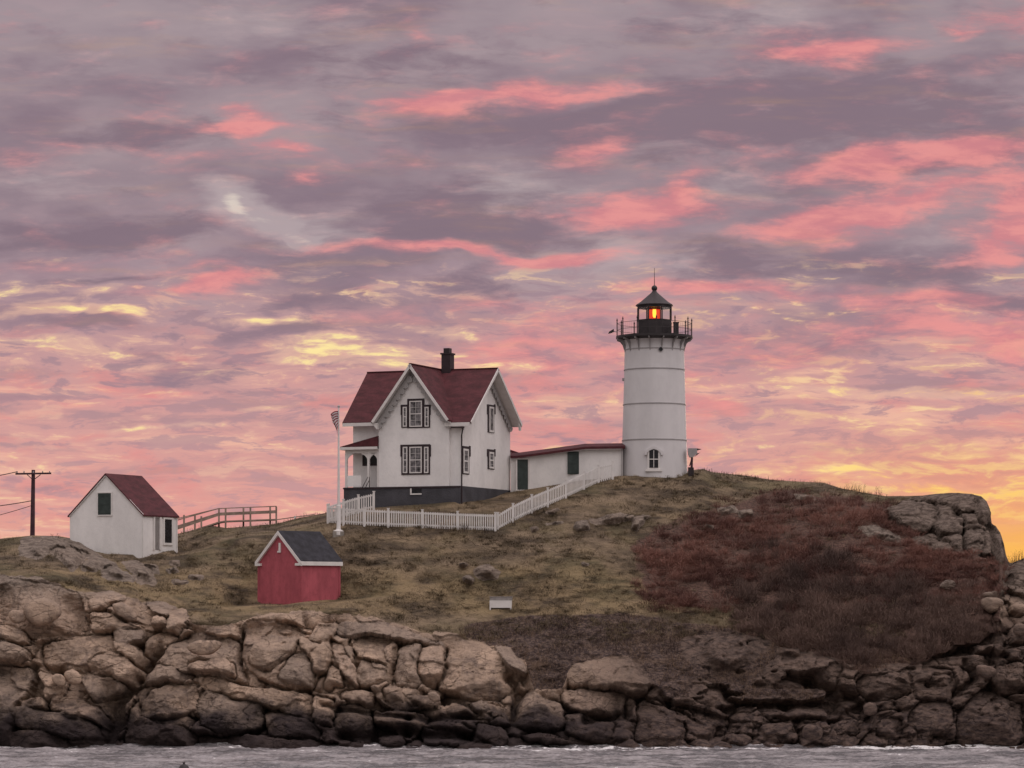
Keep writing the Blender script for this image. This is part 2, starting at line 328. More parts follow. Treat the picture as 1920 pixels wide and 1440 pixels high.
blk(A, 3, .9, 1.1, [(500,560),(560,498),(640,493),(745,545),(820,580),(800,655),(755,668),(680,643),(520,605)],
 [(640,430),(700,428),(832,522),(828,565),(760,545),(650,485)],
 [(1640,500),(1740,505),(1767,560),(1762,692),(1640,682),(1560,640),(1590,590)],
 [(1680,408),(1800,418),(1862,500),(1835,605),(1770,600),(1745,510),(1690,470)],
 [(1440,425),(1520,395),(1690,405),(1650,500),(1500,600),(1400,545)], [(1050,572),(1080,543),(1250,533),(1315,555),(1330,630),(1250,610),(1100,605)])
blk(A, 3, .8, .9, [(-30,330),(80,345),(145,390),(155,440),(60,435),(-30,400)], [(-30,440),(60,435),(145,470),(155,520),(100,545),(-30,530)],
 [(500,190),(560,148),(700,158),(718,187),(640,212),(560,265),(508,245)], [(510,265),(620,270),(700,322),(795,352),(640,372),(515,372)],
 [(820,208),(900,203),(1005,240),(940,285),(860,275)], [(865,290),(930,305),(945,350),(860,340)], [(960,250),(1030,238),(1065,300),(1015,372),(935,378),(958,310)],
 [(640,370),(805,358),(812,425),(740,455),(648,425)], [(228,600),(300,615),(355,680),(340,745),(280,795),(238,740)],
 [(470,618),(620,620),(725,680),(600,725),(550,765),(478,690)], [(290,750),(400,738),(480,758),(565,800),(615,910),(560,895),(380,855),(265,812)],
 [(138,795),(180,740),(272,768),(262,815),(160,815)], [(80,800),(250,818),(420,858),(545,900),(550,965),(400,965),(75,905)], [(60,920),(380,965),(380,1040),(60,1040)])
# middle cliff
blk(B, 3, 1.4, .6, [(-20,200),(100,195),(60,300),(0,340),(-60,300)],
 [(100,200),(360,195),(520,260),(740,335),(700,360),(560,320),(400,292),(250,268),(140,290),(85,262)],
 [(160,300),(240,268),(360,280),(425,305),(420,400),(395,560),(340,440),(230,405)], [(228,410),(340,430),(382,460),(388,515),(260,572),(218,562),(208,470)],
 [(60,300),(115,318),(208,500),(217,562),(150,512),(78,400)], [(25,565),(60,428),(112,470),(118,545),(60,578)],
 [(435,350),(520,308),(572,318),(548,400),(558,565),(418,562),(425,450)], [(568,330),(650,318),(705,350),(702,480),(662,564),(580,562),(552,460)],
 [(725,345),(620,255),(760,275),(900,305),(1060,400),(1140,450),(1080,565),(1000,625),(860,628),(700,592),(668,560),(705,450)])
blk(B, 3, .9, 1.2, [(985,328),(1060,338),(1140,428),(1152,485),(1080,455),(1005,380)])
blk(B, 3, .8, .5, [(338,572),(400,548),(485,610),(450,645),(380,642)], [(480,610),(600,608),(675,640),(640,672),(520,652)], [(110,580),(230,578),(305,610),(292,664),(200,655),(118,622)],
 [(-40,598),(80,628),(82,782),(-40,765)], [(82,660),(190,642),(285,690),(305,800),(262,855),(130,845),(72,760)],
 [(300,690),(420,688),(605,710),(562,790),(492,865),(380,782),(308,762)], [(330,810),(430,828),(475,860),(442,895),(330,885)], [(555,790),(700,798),(855,850),(800,885),(600,890)],
 [(700,738),(855,800),(842,834),(760,792)], [(700,660),(780,648),(860,708),(995,718),(962,742),(720,712)], [(840,640),(930,638),(965,700),(880,705)], [(868,758),(1035,788),(1055,862),(1000,895),(878,842)],
 [(1115,612),(1180,578),(1345,640),(1374,700),(1372,785),(1280,812),(1098,772),(1058,720)], [(1355,570),(1500,568),(1745,608),(1712,692),(1640,745),(1500,722),(1378,662)],
 [(1742,610),(1900,618),(1992,700),(1992,785),(1850,775),(1728,742)], [(1370,702),(1500,720),(1665,760),(1652,862),(1395,832)], [(1130,818),(1200,812),(1445,880),(1420,898),(1180,852)])
blk(B, 3, 1.1, 1.0, [(1395,485),(1440,428),(1600,400),(1722,396),(1842,488),(1855,545),(1800,605),(1600,572),(1398,562)])
# right shore
blk(C8, 2.483, 1.2, .4, [(185,832),(400,812),(600,838),(605,882),(480,962),(370,995),(300,965),(195,935)], [(-10,1085),(140,1160),(222,1240),(222,1350),(-10,1350)],
 [(520,1108),(870,1138),(885,1205),(700,1205),(555,1182)], [(998,1050),(1080,965),(1240,1008),(1262,1105),(1100,1135)], [(1090,948),(1445,972),(1492,1030),(1482,1115),(1280,1125),(1262,1008)],
 [(1478,1205),(1560,1100),(1640,1038),(1735,1108),(1800,1130),(1800,1335),(1495,1325)], [(1638,1040),(1658,958),(1800,935),(1800,1080),(1702,1082)],
 [(620,930),(800,890),(960,960),(900,1080),(700,1090),(560,1010)], [(1300,1120),(1460,1120),(1470,1240),(1330,1300),(1230,1220)])
blk(C8, 2.483, .5, .3, [(230,1178),(325,1240),(175,1150),(150,1150)], [(395,1268),(525,1288),(505,1335),(415,1325)], [(900,1210),(1010,1200),(1030,1270),(920,1290)], [(1110,1210),(1210,1200),(1230,1290),(1120,1300)],
 [(560,1240),(700,1220),(740,1300),(600,1330)], [(240,1050),(400,1060),(470,1120),(330,1160),(230,1110)], [(620,860),(740,890),(740,925),(640,905)])
# outcrop on the left crest
blk(L4, 4.8, 1.0, .25, [(160,790),(200,712),(430,695),(600,718),(780,760),(920,885),(870,940),(700,860),(560,800),(430,862),(360,905),(180,862)],
 [(430,862),(520,800),(640,808),(775,890),(705,965),(645,1015),(540,935)], [(720,955),(780,908),(905,930),(895,1025),(740,1015)], [(900,882),(1040,938),(1062,1000),(1205,1070),(1205,1105),(930,1085),(895,960)],
 [(1098,930),(1240,918),(1385,1000),(1405,1125),(1250,1115),(1148,1000)], [(1280,938),(1420,968),(1445,1035),(1405,1025)],
 [(860,792),(1000,778),(1130,762),(1205,758),(1355,832),(1000,835)])
blk(L4, 4.8, .5, .2, [(1525,935),(1600,928),(1612,978),(1540,965)], [(1500,1002),(1572,988),(1605,1032),(1520,1035)], [(1680,1062),(1845,1058),(1845,1092),(1680,1085)], [(1560,1085),(1700,1100),(1690,1130),(1560,1125)])
# mid slope
blk(M2, 4.8, .9, .3, [(648,1012),(700,968),(790,938),(802,1032),(700,1045)], [(798,932),(1040,868),(1182,878),(1184,935),(1050,955),(900,985),(808,975)], [(1178,932),(1210,878),(1292,888),(1294,962),(1240,1045),(1178,1035)], [(1288,900),(1355,915),(1302,945)])
blk(M2, 4.8, .4, .15, [(248,992),(322,988),(332,1022),(258,1032)], [(400,955),(560,960),(545,978),(410,970)], [(380,870),(480,835),(500,860),(400,890)])
blk(N5, 6, .9, .2, [(655,150),(780,98),(862,140),(945,182),(902,285),(740,282),(648,222)], [(518,252),(600,228),(655,272),(632,322),(538,312)], [(485,100),(605,108),(565,135),(500,130)], [(1845,98),(1925,92),(1918,122),(1858,122)])
# headland
blk(C8, 2.483, 1.0, .55, [(1285,200),(1330,168),(1430,150),(1560,150),(1562,230),(1500,240),(1400,205)], [(1562,150),(1625,160),(1650,300),(1595,320),(1565,250)], [(1395,262),(1500,280),(1500,350),(1400,340),(1375,300)], [(1500,245),(1565,255),(1590,320),(1510,335)],
 [(1400,345),(1500,352),(1500,440),(1420,405)], [(1508,340),(1600,325),(1605,440),(1510,415)], [(1606,325),(1655,305),(1700,340),(1722,500),(1650,460),(1608,440)])
blk(C8, 2.483, .9, .7, [(1142,242),(1220,203),(1380,198),(1392,262),(1340,335),(1240,325)])
blk(C8, 2.483, .7, .3, [(998,322),(1090,308),(1205,350),(1225,392),(1100,372)], [(1268,362),(1420,368),(1485,442),(1280,402)], [(350,232),(430,220),(452,252),(362,262)], [(445,247),(510,240),(522,272),(452,272)],
 [(728,170),(800,178),(825,198),(740,188)], [(288,316),(350,314),(342,338)], [(1720,520),(1800,450),(1800,610),(1740,570)], [(1730,680),(1800,660),(1800,720),(1740,720)], [(1700,880),(1800,850),(1800,930),(1715,935)], [(1730,780),(1800,760),(1800,850),(1735,840)],
 [(1450,915),(1600,915),(1680,950),(1560,965),(1440,955)], [(1350,1000),(1470,1010),(1430,1060),(1330,1050)], [(1560,860),(1690,860),(1700,905),(1580,905)])
ROCKTOP = np.array([(-400,1072),(0,1076),(80,1086),(155,1106),(240,1116),(330,1150),(372,1172),(430,1176),(452,1160),(480,1150),(560,1146),(640,1148),(700,1158),(745,1168),(800,1186),(860,1192),(940,1212),(985,1240),(1002,1290),
 (1052,1292),(1072,1250),(1100,1236),(1180,1232),(1222,1280),(1262,1300),(1300,1292),(1400,1262),(1450,1250),(1500,1235),(1620,1235),(1700,1225),(1800,1208),(1860,1180),(1900,1150),(1920,1120),(2300,1110)], float)

def sdf_poly(x, y, pl_):
    n = len(pl_); dmin = np.full(x.shape, 1e9); inside = np.zeros(x.shape, bool)
    for i in range(n):
        ax_, ay_ = pl_[i]; bx, by = pl_[(i+1) % n]
        ex, ey = bx-ax_, by-ay_; tt = np.clip(((x-ax_)*ex + (y-ay_)*ey)/(ex*ex+ey*ey+1e-9), 0, 1)
        dd = (x-ax_-ex*tt)**2 + (y-ay_-ey*tt)**2; dmin = np.minimum(dmin, dd)
        cnd = ((ay_ > y) != (by > y)); xi = np.where(cnd, (bx-ax_)*(y-ay_)/np.where(by == ay_, 1e-9, by-ay_)+ax_, -1e9)
        inside ^= cnd & (x < xi)
    dmin = np.sqrt(dmin); return np.where(inside, dmin, -dmin)
def poly_round(pl_, it=1):
    for _ in range(it):
        q = np.roll(pl_, -1, 0); pl_ = np.stack([pl_*.86+q*.14, pl_*.14+q*.86], 1).reshape(-1, 2)
    return pl_
def voro(x, y, cx, cy, seed):
    """rounded irregular cells: returns edge distance (0..1) and a random value per cell"""
    gx = x/cx; gy = y/cy; ix = np.floor(gx).astype(int); iy = np.floor(gy).astype(int)
    rs = np.random.RandomState(seed); T1 = rs.rand(256, 256); T2 = rs.rand(256, 256); T3 = rs.rand(256, 256)
    d1 = np.full(x.shape, 9.); d2 = np.full(x.shape, 9.); r_ = np.zeros(x.shape); ox = np.zeros(x.shape); oy = np.zeros(x.shape)
    for a in (-1, 0, 1):
        for b in (-1, 0, 1):
            jx = (ix+a) & 255; jy = (iy+b) & 255
            qx = gx-(ix+a+T1[jx, jy]); qy = gy-(iy+b+T2[jx, jy]); dd = np.hypot(qx, qy)
            nn = dd < d1; d2 = np.where(nn, d1, np.minimum(d2, dd)); r_ = np.where(nn, T3[jx, jy], r_); ox = np.where(nn, qx*cx, ox); oy = np.where(nn, qy*cy, oy); d1 = np.where(nn, dd, d1)
    return d2-d1, r_, ox, oy

xs = np.arange(-300, 2224, 2.0); NC = len(xs)
NR = 300
fr = np.linspace(0, 1, NR)**.94
PX, FR = np.meshgrid(xs, fr)
CRX = crest(PX); PY = 1400 - FR*(1400-CRX)
wx = PX + 7*fbm(PX/38, PY/30, 3, 4); wy = PY + 6*fbm(PX/34, PY/26, 11, 4)
rocktop = np.interp(PX, ROCKTOP[:, 0], ROCKTOP[:, 1]) + 9*fbm(PX/25, PY/20, 21, 4) + sstep(PX, 1210, 1300)*(14+22*sstep(PX, 1320, 1450)*sstep(PX, 1800, 1700)+80*fbm(PX/75, PY/26, 22, 3))
rockz = sstep(PY - rocktop, -5, 8)
nz_ = 7*fbm(PX/22, PY/18, 23, 4)
for zp_ in ([(1652,972),(1690,934),(1740,926),(1930,905),(1900,1062),(1850,1046),(1800,1032),(1760,1036),(1735,1012),(1690,992)], [(1892,1040),(2400,990),(2400,1240),(1890,1240),(1872,1150),(1880,1090)]):
    rockz = np.maximum(rockz, sstep(sdf_poly(PX, PY, np.array(zp_, float)) + nz_, -3, 6))
v1, r1, ox1, oy1 = voro(wx + .45*wy, wy - .12*wx, 118, 56, 5); v2, r2, ox2, oy2 = voro(wx - .3*wy, wy, 46, 25, 9); v3, r3, ox3, oy3 = voro(wx*1.02+.2*wy, wy, 20, 13, 13)
def smin(a, b, k=.05): h_ = np.clip(.5+.5*(b-a)/k, 0, 1); return b*(1-h_)+a*h_ - k*h_*(1-h_)
def facets(ox, oy, r, sx, sy, k=.05):
    """a broken stone face: flat planes meeting in worn edges (metres out of the cliff)"""
    f1 = (r*13.7) % 1; f2 = (r*29.3) % 1; f3 = (r*51.1) % 1; mx, my = ox/33, oy/33; sx, sy = sx/33, sy/33
    h_ = (f1-.5)*.7*mx + (f2-.25)*.5*my
    h_ = smin(h_, sy*.18 + (.8+f3)*(my+sy*.22*(f1+.4)), k)                    # top face, leaning back
    h_ = smin(h_, sy*.25 - (1.2+1.6*f1)*(my-sy*.30), k)                     # undercut foot
    h_ = smin(h_, sx*.16 - (.5+1.1*f2)*(mx-sx*.22*(f3+.3)), k)
    return smin(h_, sx*.16 + (.5+1.1*f3)*(mx+sx*.22*(f2+.3)), k)
sh = lambda e, w_: np.sqrt(np.clip(1-(1-np.clip(e/w_, 0, 1))**2, 0, 1))
r1b = (r1*7.31) % 1; r2b = (r2*5.7) % 1
right = sstep(PX, 1230, 1420); rub = right*sstep(PY, 1285, 1330)*sstep(fbm(PX/120, PY/40, 33, 3), -.35, .15)
warpc = np.clip(.35+1.1*fbm(PX/60, PY/45, 37, 3), .05, 1)
REL = rockz*(1.3*(r1-.5) + .9*facets(ox1, oy1, r1, 118, 56, .07) + .45*(r2-.5) + .9*facets(ox2, oy2, r2, 46, 25) + rub*(.5*(r3-.3) + facets(ox3, oy3, r3, 20, 13, .03))
   - .45*warpc*np.exp(-(v1/.03)**2) - .25*warpc*np.exp(-(v2/.06)**2) + .45*fbm(PX/140, PY/60, 35, 3) - .1)
ROCK = rockz.copy(); BID = r1*.5 + r2*.2
for k, (pl_, rel, off) in enumerate(BL):
    pl_ = poly_round(pl_)
    x0, y0 = pl_.min(0)-14; x1, y1 = pl_.max(0)+14
    c0, c1 = np.searchsorted(xs, [x0, x1])
    if c1 <= c0: continue
    sub = (slice(None), slice(c0, c1)); yy_ = PY[sub]
    rows = np.where(((yy_ > y0) & (yy_ < y1)).any(1))[0]
    if not len(rows): continue
    sub = (slice(rows[0], rows[-1]+1), slice(c0, c1))
    rk_ = random.Random(k*13+1)
    dd = sdf_poly(wx[sub], wy[sub], pl_) + 1.5 + 2.2*fbm(PX[sub]/11, PY[sub]/9, 300+k, 3)
    size = min(x1-x0, y1-y0)-28; xc_, yc_ = (x0+x1)/2, (y0+y1)/2
    inz = rockz[sub] > .5
    th_ = rk_.uniform(-.3, .3); X_ = (wx[sub]-xc_)/33; Y_ = (wy[sub]-yc_)/33; mx = X_*math.cos(th_)+Y_*math.sin(th_); my = -X_*math.sin(th_)+Y_*math.cos(th_)
    hx, hy = (x1-x0-28)/66, (y1-y0-28)/66                 # half sizes in metres
    U_ = rk_.uniform; kk = .02 + .02*rel
    hgt = (off-.35)*.8 + U_(-.15, .2) + U_(-.22, .22)*mx + U_(-.05, .22)*my + rel*.22
    pk_ = rel*.22
    for _ in range(2): hgt = smin(hgt, (off-.35)*.8 + pk_*U_(.4, 1.0) + U_(.7, 1.5)*(my+hy*U_(.05, .6)), kk)
    hgt = smin(hgt, (off-.35)*.8 + pk_ - U_(.9, 2.4)*(my-hy*U_(.35, .75)), kk)
    hgt = smin(hgt, (off-.35)*.8 + pk_ - U_(.3, 1.3)*(mx-hx*U_(.1, .6)) + U_(-.3, .3)*my, kk); hgt = smin(hgt, (off-.35)*.8 + pk_ + U_(.3, 1.3)*(mx+hx*U_(.1, .6)) + U_(-.3, .3)*my, kk)
    hgt = np.maximum(hgt, (off-.35)*.8 - 1.15*rel) - .22*(1-sh(dd, 4))*(.5+.5*rel)
    f1_ = fbm(PX[sub]/60+k*3+PY[sub]/90, PY[sub]/30+k*7-PX[sub]/160, 40, 2)
    hgt = hgt - .16*np.exp(-(f1_/.016)**2)*rk_.choice((0, 1, 1)) + .10*rel*np.sign(f1_)*rk_.choice((0, 1, -1))*sstep(np.abs(f1_), 0, .03)
    f2_ = fbm(PX[sub]/34+k, PY[sub]/26, 60, 5, .6); hgt = hgt + .22*np.abs(f2_)*rel + .12*(fbm(PX[sub]/15+k, PY[sub]/9, 61, 4, .6))
    inside = dd > 0
    crk = np.exp(-(dd/2.4)**2)*np.clip(.35+1.5*fbm(PX[sub]/34, PY[sub]/34, 66, 2), .0, 1)
    out_ = REL[sub] - .55*crk*rockz[sub]
    ebl = sstep(dd, 0, max(4, size*.3))
    new = np.where(inz, np.where(off >= .9, np.maximum(hgt+.35, out_*.5+hgt*.5+.3), hgt) - .45*crk, np.maximum(REL[sub]*0 + .02, (hgt+.35)*1.7*(.2+.8*ebl) + .12*np.abs(fbm(PX[sub]/14, PY[sub]/10, 68, 4))))
    REL[sub] = np.where(inside, new, out_)
    ROCK[sub] = np.maximum(ROCK[sub], sstep(dd, -1.5, 2.5)); BID[sub] = np.where(inside, (k*.37) % 1, BID[sub])
# deep clefts between the big ledges
CLEFT = [([(470,1150),(452,1168),(451,1240),(462,1268)], 5), ([(300,1215),(276,1245),(262,1272),(240,1290),(222,1320),(205,1360),(190,1395)], 9), ([(205,1290),(215,1330),(200,1380)], 16), ([(58,1245),(120,1256)], 5), ([(60,1250),(75,1290),(60,1320)], 6),
  ([(838,1215),(838,1250),(822,1288)], 4), ([(738,1215),(735,1285)], 4), ([(955,1270),(975,1300),(960,1340)], 10), ([(1178,1330),(1200,1300)], 6), ([(1370,1300),(1480,1318),(1570,1322)], 14), ([(1290,1262),(1400,1262),(1440,1225)], 8), ([(1560,1350),(1640,1310)], 8), ([(1420,1240),(1520,1275),(1560,1300)], 12),
  ([(1800,1300),(1830,1270),(1815,1240)], 8), ([(1808,975),(1806,1030)], 3), ([(1800,985),(1870,978)], 3), ([(1832,930),(1838,980)], 3), ([(600,1320),(760,1345),(900,1340)], 6), ([(640,1380),(760,1370),(880,1380)], 10), ([(1100,1350),(1180,1340)], 8)]
for pts_, wd_ in CLEFT:
    for (xa, ya), (xb, yb) in zip(pts_[:-1], pts_[1:]):
        tt = np.clip(((wx-xa)*(xb-xa)+(wy-ya)*(yb-ya))/((xb-xa)**2+(yb-ya)**2), 0, 1); dd = np.hypot(wx-xa-(xb-xa)*tt, wy-ya-(yb-ya)*tt)
        REL = REL - rockz*np.minimum(1.5, wd_*.16)*np.exp(-(dd/wd_)**2)
chip = np.clip(.15 + 1.3*fbm(PX/45, PY/30, 71, 3), 0, 1)           # chipped, angular breakage on some faces, smooth glacial polish on others
v4, r4, ox4, oy4 = voro(wx + .55*wy, wy - .25*wx, 30, 15, 17)
chip = chip*(.5+.5*sstep(PX, 900, 1100))
REL = REL + ROCK*chip*(.9*facets(ox4, oy4, r4, 30, 15, .015) + .16*(r4-.5))
jn = fbm((PX*.9+PY*.45)/150, (PY-.42*PX)/11, 73, 4, .6)                # fine parallel joints dipping to the right
REL = REL - ROCK*.10*np.exp(-(jn/.03)**2)*np.clip(.3+fbm(PX/80, PY/50, 74, 2)*1.6, 0, 1)
REL = np.clip(REL, -2.6, 2.5)
lipd = PY - rocktop; mainz = sstep(lipd, -36, -28)*sstep(PX, 1250, 1150)
REL = REL*(1 - mainz*(1-sstep(lipd, 0, 34))*.85)
# soft lumps of the turf, rougher heath between bench and shore, scrub ground
heath = sstep(fbm(PX/60, PY/20, 70, 3)*10 + PY - np.interp(PX, [600, 700, 880, 960, 1200, 1330, 1420, 1480, 1560], [1300, 1200, 1168, 1156, 1150, 1170, 1172, 1120, 1080]), -6, 8)*(1-rockz)*sstep(PX, 840, 900)
scrub = sdf_poly(PX+30*fbm(PX/90, PY/50, 75, 4), PY+14*fbm(PX/70, PY/40, 77, 4), np.array([(1185,1020),(1260,975),(1330,958),(1420,930),(1560,925),(1680,945),(1800,1010),(1890,1062),(1960,1080),(1960,1250),(1500,1260),(1385,1180),(1380,1135),(1240,1135),(1200,1090)], float))
scrub = sstep(scrub, -12, 12)*(1-rockz)
REL += (1-ROCK)*(.16*fbm(PX/90, PY/28, 80, 3) + .11*fbm(PX/24, PY/8, 84, 4) + heath*.30*fbm(PX/16, PY/9, 88, 4)) + ROCK*.05*fbm(PX/9, PY/7, 90, 3)
edge = sstep(FR, 1.0, .97)*.85 + .15
REL *= np.where(FR > .97, edge, 1)
YY = Yf(PX, FR)
# outward, mostly towards the viewer and partly up
Yn = YY - REL*.93; 
XX = (PX-960)*YY/F; ZZ = HC + (HY-PY)*YY/F + REL*.18
# round the skyline over and run the ground down to the sea behind
rows = [(XX, Yn, ZZ)]
back = [(1.0, -.03), (2.5, -.25), (5, -.9), (9, -2.2), (16, -6), (30, -14), (45, -24)]
bx_, by_, bz_ = XX[-1], Yn[-1], ZZ[-1]
Bk = [(bx_*(1+dy_/180), by_+dy_, bz_+dz_*(.6+.4*np.ones_like(bz_))) for dy_, dz_ in back]
# below the waterline in front
Fr = [(XX[0], Yn[0]-.6, ZZ[0]-2.5), (XX[0], Yn[0]-.1, ZZ[0]-.6)]
VX = np.concatenate([np.stack([f_[0] for f_ in Fr]), XX, np.stack([b_[0] for b_ in Bk])])
VY = np.concatenate([np.stack([f_[1] for f_ in Fr]), Yn, np.stack([b_[1] for b_ in Bk])])
VZ = np.concatenate([np.stack([f_[2] for f_ in Fr]), ZZ, np.stack([b_[2] for b_ in Bk])])
me = npmesh('island', np.stack([VX, VY, VZ], -1).reshape(-1, 3), grid_faces(VX.shape[0], NC)[:, ::1])
def padded(a, top=None):
    b_ = a[-1:] if top is None else np.full((1, NC), top)
    return np.concatenate([np.repeat(a[:1], 2, 0), a, np.repeat(b_, len(back), 0)])
gold = np.clip(sstep(PY, 1040, 1100)*sstep(PY, 1165, 1140)*.9 + .25 + .5*fbm(PX/120, PY/22, 95, 4), 0, 1)
RK, SC, HE, GO, BI = padded(ROCK), padded(np.clip(scrub, 0, 1)), padded(heath), padded(gold), padded(BID)
att = me.attributes.new('zone', 'FLOAT_COLOR', 'POINT')
att.data.foreach_set('color', np.stack([RK, SC, HE, GO], -1).astype(np.float32).ravel())
att = me.attributes.new('block', 'FLOAT', 'POINT'); att.data.foreach_set('value', BI.astype(np.float32).ravel())

def rock_colour(t_, co, block, dark_right=True):
    """tan granite, banded and blotched, with darker weathering and a dark tide zone"""
    sx = t_.n('ShaderNodeSeparateXYZ', ins={0: co}); X_, Y_, Z_ = sx.outputs
    n1 = t_.noise(co, .55, 5, .6); n2 = t_.noise(t_.vm('MULTIPLY', co, (1, 1, 2.2)), 2.2, 6, .65); n3 = t_.noise(co, 9, 4, .7)
    c_ = t_.mix(t_.ss(n1, .35, .65), (.34, .25, .19, 1), (.54, .39, .29, 1))
    c_ = t_.mix(t_.m('MULTIPLY', t_.ss(block, .45, .95), .6), c_, (.27, .215, .18, 1))
    c_ = t_.mix(t_.m('MULTIPLY', t_.ss(block, .35, .05), .4), c_, (.58, .425, .33, 1))
    n5 = t_.noise(t_.vm('MULTIPLY', co, (1, 1, 1.6)), 1.1, 6, .7)
    c_ = t_.mix(t_.m('MULTIPLY', t_.ss(n5, .52, .66), .6), c_, (.175, .130, .108, 1))
    c_ = t_.mix(t_.m('MULTIPLY', t_.ss(n2, .50, .74), .5), c_, (.17, .13, .11, 1))
    c_ = t_.mix(t_.m('MULTIPLY', t_.ss(n2, .42, .28), .35), c_, (.66, .51, .40, 1))
    c_ = t_.mix(t_.m('MULTIPLY', t_.ss(n3, .5, .75), .3), c_, (.12, .09, .085, 1))
    wv = t_.noise(t_.vm('MULTIPLY', co, (2.0, 1, .25)), 1.2, 4, .6)      # vertical water stains
    c_ = t_.mix(t_.m('MULTIPLY', t_.ss(wv, .52, .7), .4), c_, (.10, .08, .078, 1))
    hi = t_.ss(Z_, 7.6, 9.6)                                               # greyer lichened stone up on the turf
    c_ = t_.mix(t_.m('MULTIPLY', hi, .8), c_, t_.mix(t_.ss(n2, .35, .65), (.11, .09, .078, 1), (.29, .24, .20, 1)))
    hd = t_.m('MULTIPLY', t_.ss(X_, 22.0, 24.5), hi)                    # brown weathered headland
    c_ = t_.mix(t_.m('MULTIPLY', hd, .8), c_, t_.mix(t_.ss(n2, .4, .6), (.085, .062, .052, 1), (.19, .145, .12, 1)))
    zz = t_.m('ADD', Z_, t_.m('MULTIPLY', t_.m('SUBTRACT', n1, .5), 3.4))
    tide = t_.ss(zz, 3.3, 1.1)
    c_ = t_.mix(t_.m('MULTIPLY', tide, .93), c_, (.026, .020, .024, 1))
    # the low shore at the right: dark weathered, weedy stone plus shade put into the colour
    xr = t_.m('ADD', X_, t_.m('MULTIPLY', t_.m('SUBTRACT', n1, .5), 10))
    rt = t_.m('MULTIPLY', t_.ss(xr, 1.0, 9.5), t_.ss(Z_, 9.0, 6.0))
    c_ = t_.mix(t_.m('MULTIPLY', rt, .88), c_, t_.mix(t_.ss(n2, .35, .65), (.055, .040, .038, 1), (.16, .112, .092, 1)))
    # fine sharp fractures
    wv2 = t_.vm('ADD', t_.vm('MULTIPLY', co, (.8, .8, 1.5)), t_.vm('SCALE', t_.noise(co, 1.3, 3, .6, out=1), .5))
    e1 = t_.n('ShaderNodeTexVoronoi', feature='DISTANCE_TO_EDGE', ins={'Vector': wv2, 'Scale': .95}).outputs[0]
    e2 = t_.n('ShaderNodeTexVoronoi', feature='DISTANCE_TO_EDGE', ins={'Vector': t_.vm('MULTIPLY', wv2, (1, 1, 2.0)), 'Scale': 1.9}).outputs[0]
    k1 = t_.m('MULTIPLY', t_.ss(e1, .035, .0), t_.ss(n1, .46, .56)); k2 = t_.m('MULTIPLY', t_.ss(e2, .05, .0), t_.ss(n5, .5, .6))
    n2 = t_.m('SUBTRACT', n2, t_.m('MULTIPLY_ADD', k1, .55, t_.m('MULTIPLY', k2, .25)))
    return c_, n2, n3

gm = bpy.data.materials.new('island_ground'); gm.use_nodes = True; t = NT(gm.node_tree)
o_ = t.n('ShaderNodeOutputMaterial'); b_ = t.n('ShaderNodeBsdfPrincipled', ins={'Roughness': .95, 'Specular IOR Level': .1}); t.t.links.new(b_.outputs[0], o_.inputs[0])
co = t.n('ShaderNodeTexCoord').outputs['Object']
za = t.n('ShaderNodeAttribute', attribute_name='zone'); sc_ = t.n('ShaderNodeSeparateColor', ins={0: za.outputs[0]}); zr, zs, zh = sc_.outputs; zg = za.outputs['Alpha']
bi = t.n('ShaderNodeAttribute', attribute_name='block').outputs['Fac']
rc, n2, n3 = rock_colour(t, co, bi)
g1 = t.noise(t.vm('MULTIPLY', co, (.45, .6, 1.5)), .8, 6, .65); g2 = t.noise(t.vm('MULTIPLY', co, (1, 1, 2)), 4.5, 5, .7); g3 = t.noise(co, .25, 4, .6)
gc = t.mix(t.ss(g1, .35, .68), (.082, .062, .046, 1), (.28, .21, .148, 1))
gc = t.mix(t.m('MULTIPLY', t.ss(g3, .45, .65), .5), gc, (.130, .116, .062, 1))
gc = t.mix(t.m('MULTIPLY', zg, t.m('MULTIPLY', t.ss(g1, .35, .6), .6)), gc, (.33, .24, .13, 1))
gc = t.mix(t.m('MULTIPLY', t.ss(g2, .47, .68), .25), gc, (.070, .052, .038, 1))
hc = t.mix(t.ss(g2, .38, .66), (.060, .044, .043, 1), (.19, .135, .110, 1))
hc = t.mix(t.m('MULTIPLY', t.ss(g1, .5, .7), .5), hc, (.19, .125, .08, 1))
sc = t.mix(t.ss(g2, .35, .65), (.078, .050, .043, 1), (.170, .104, .082, 1))
gc = t.mix(t.ss(t.m('MULTIPLY_ADD', t.m('SUBTRACT', g2, .5), 1.2, zh), .35, .65), gc, hc)
gc = t.mix(t.ss(t.m('MULTIPLY_ADD', t.m('SUBTRACT', g2, .5), 1.0, zs), .3, .7), gc, sc)
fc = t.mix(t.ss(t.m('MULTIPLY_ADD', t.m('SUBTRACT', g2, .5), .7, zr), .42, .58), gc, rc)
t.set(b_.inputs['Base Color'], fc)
hh = t.m('MULTIPLY_ADD', n2, .6, t.m('MULTIPLY', n3, .35))
t.set(b_.inputs['Normal'], t.n('ShaderNodeBump', ins={'Height': hh, 'Strength': 1.0, 'Distance': .34}).outputs[0])
island = link('island_ground', me, gm); tag(island, kind='structure')

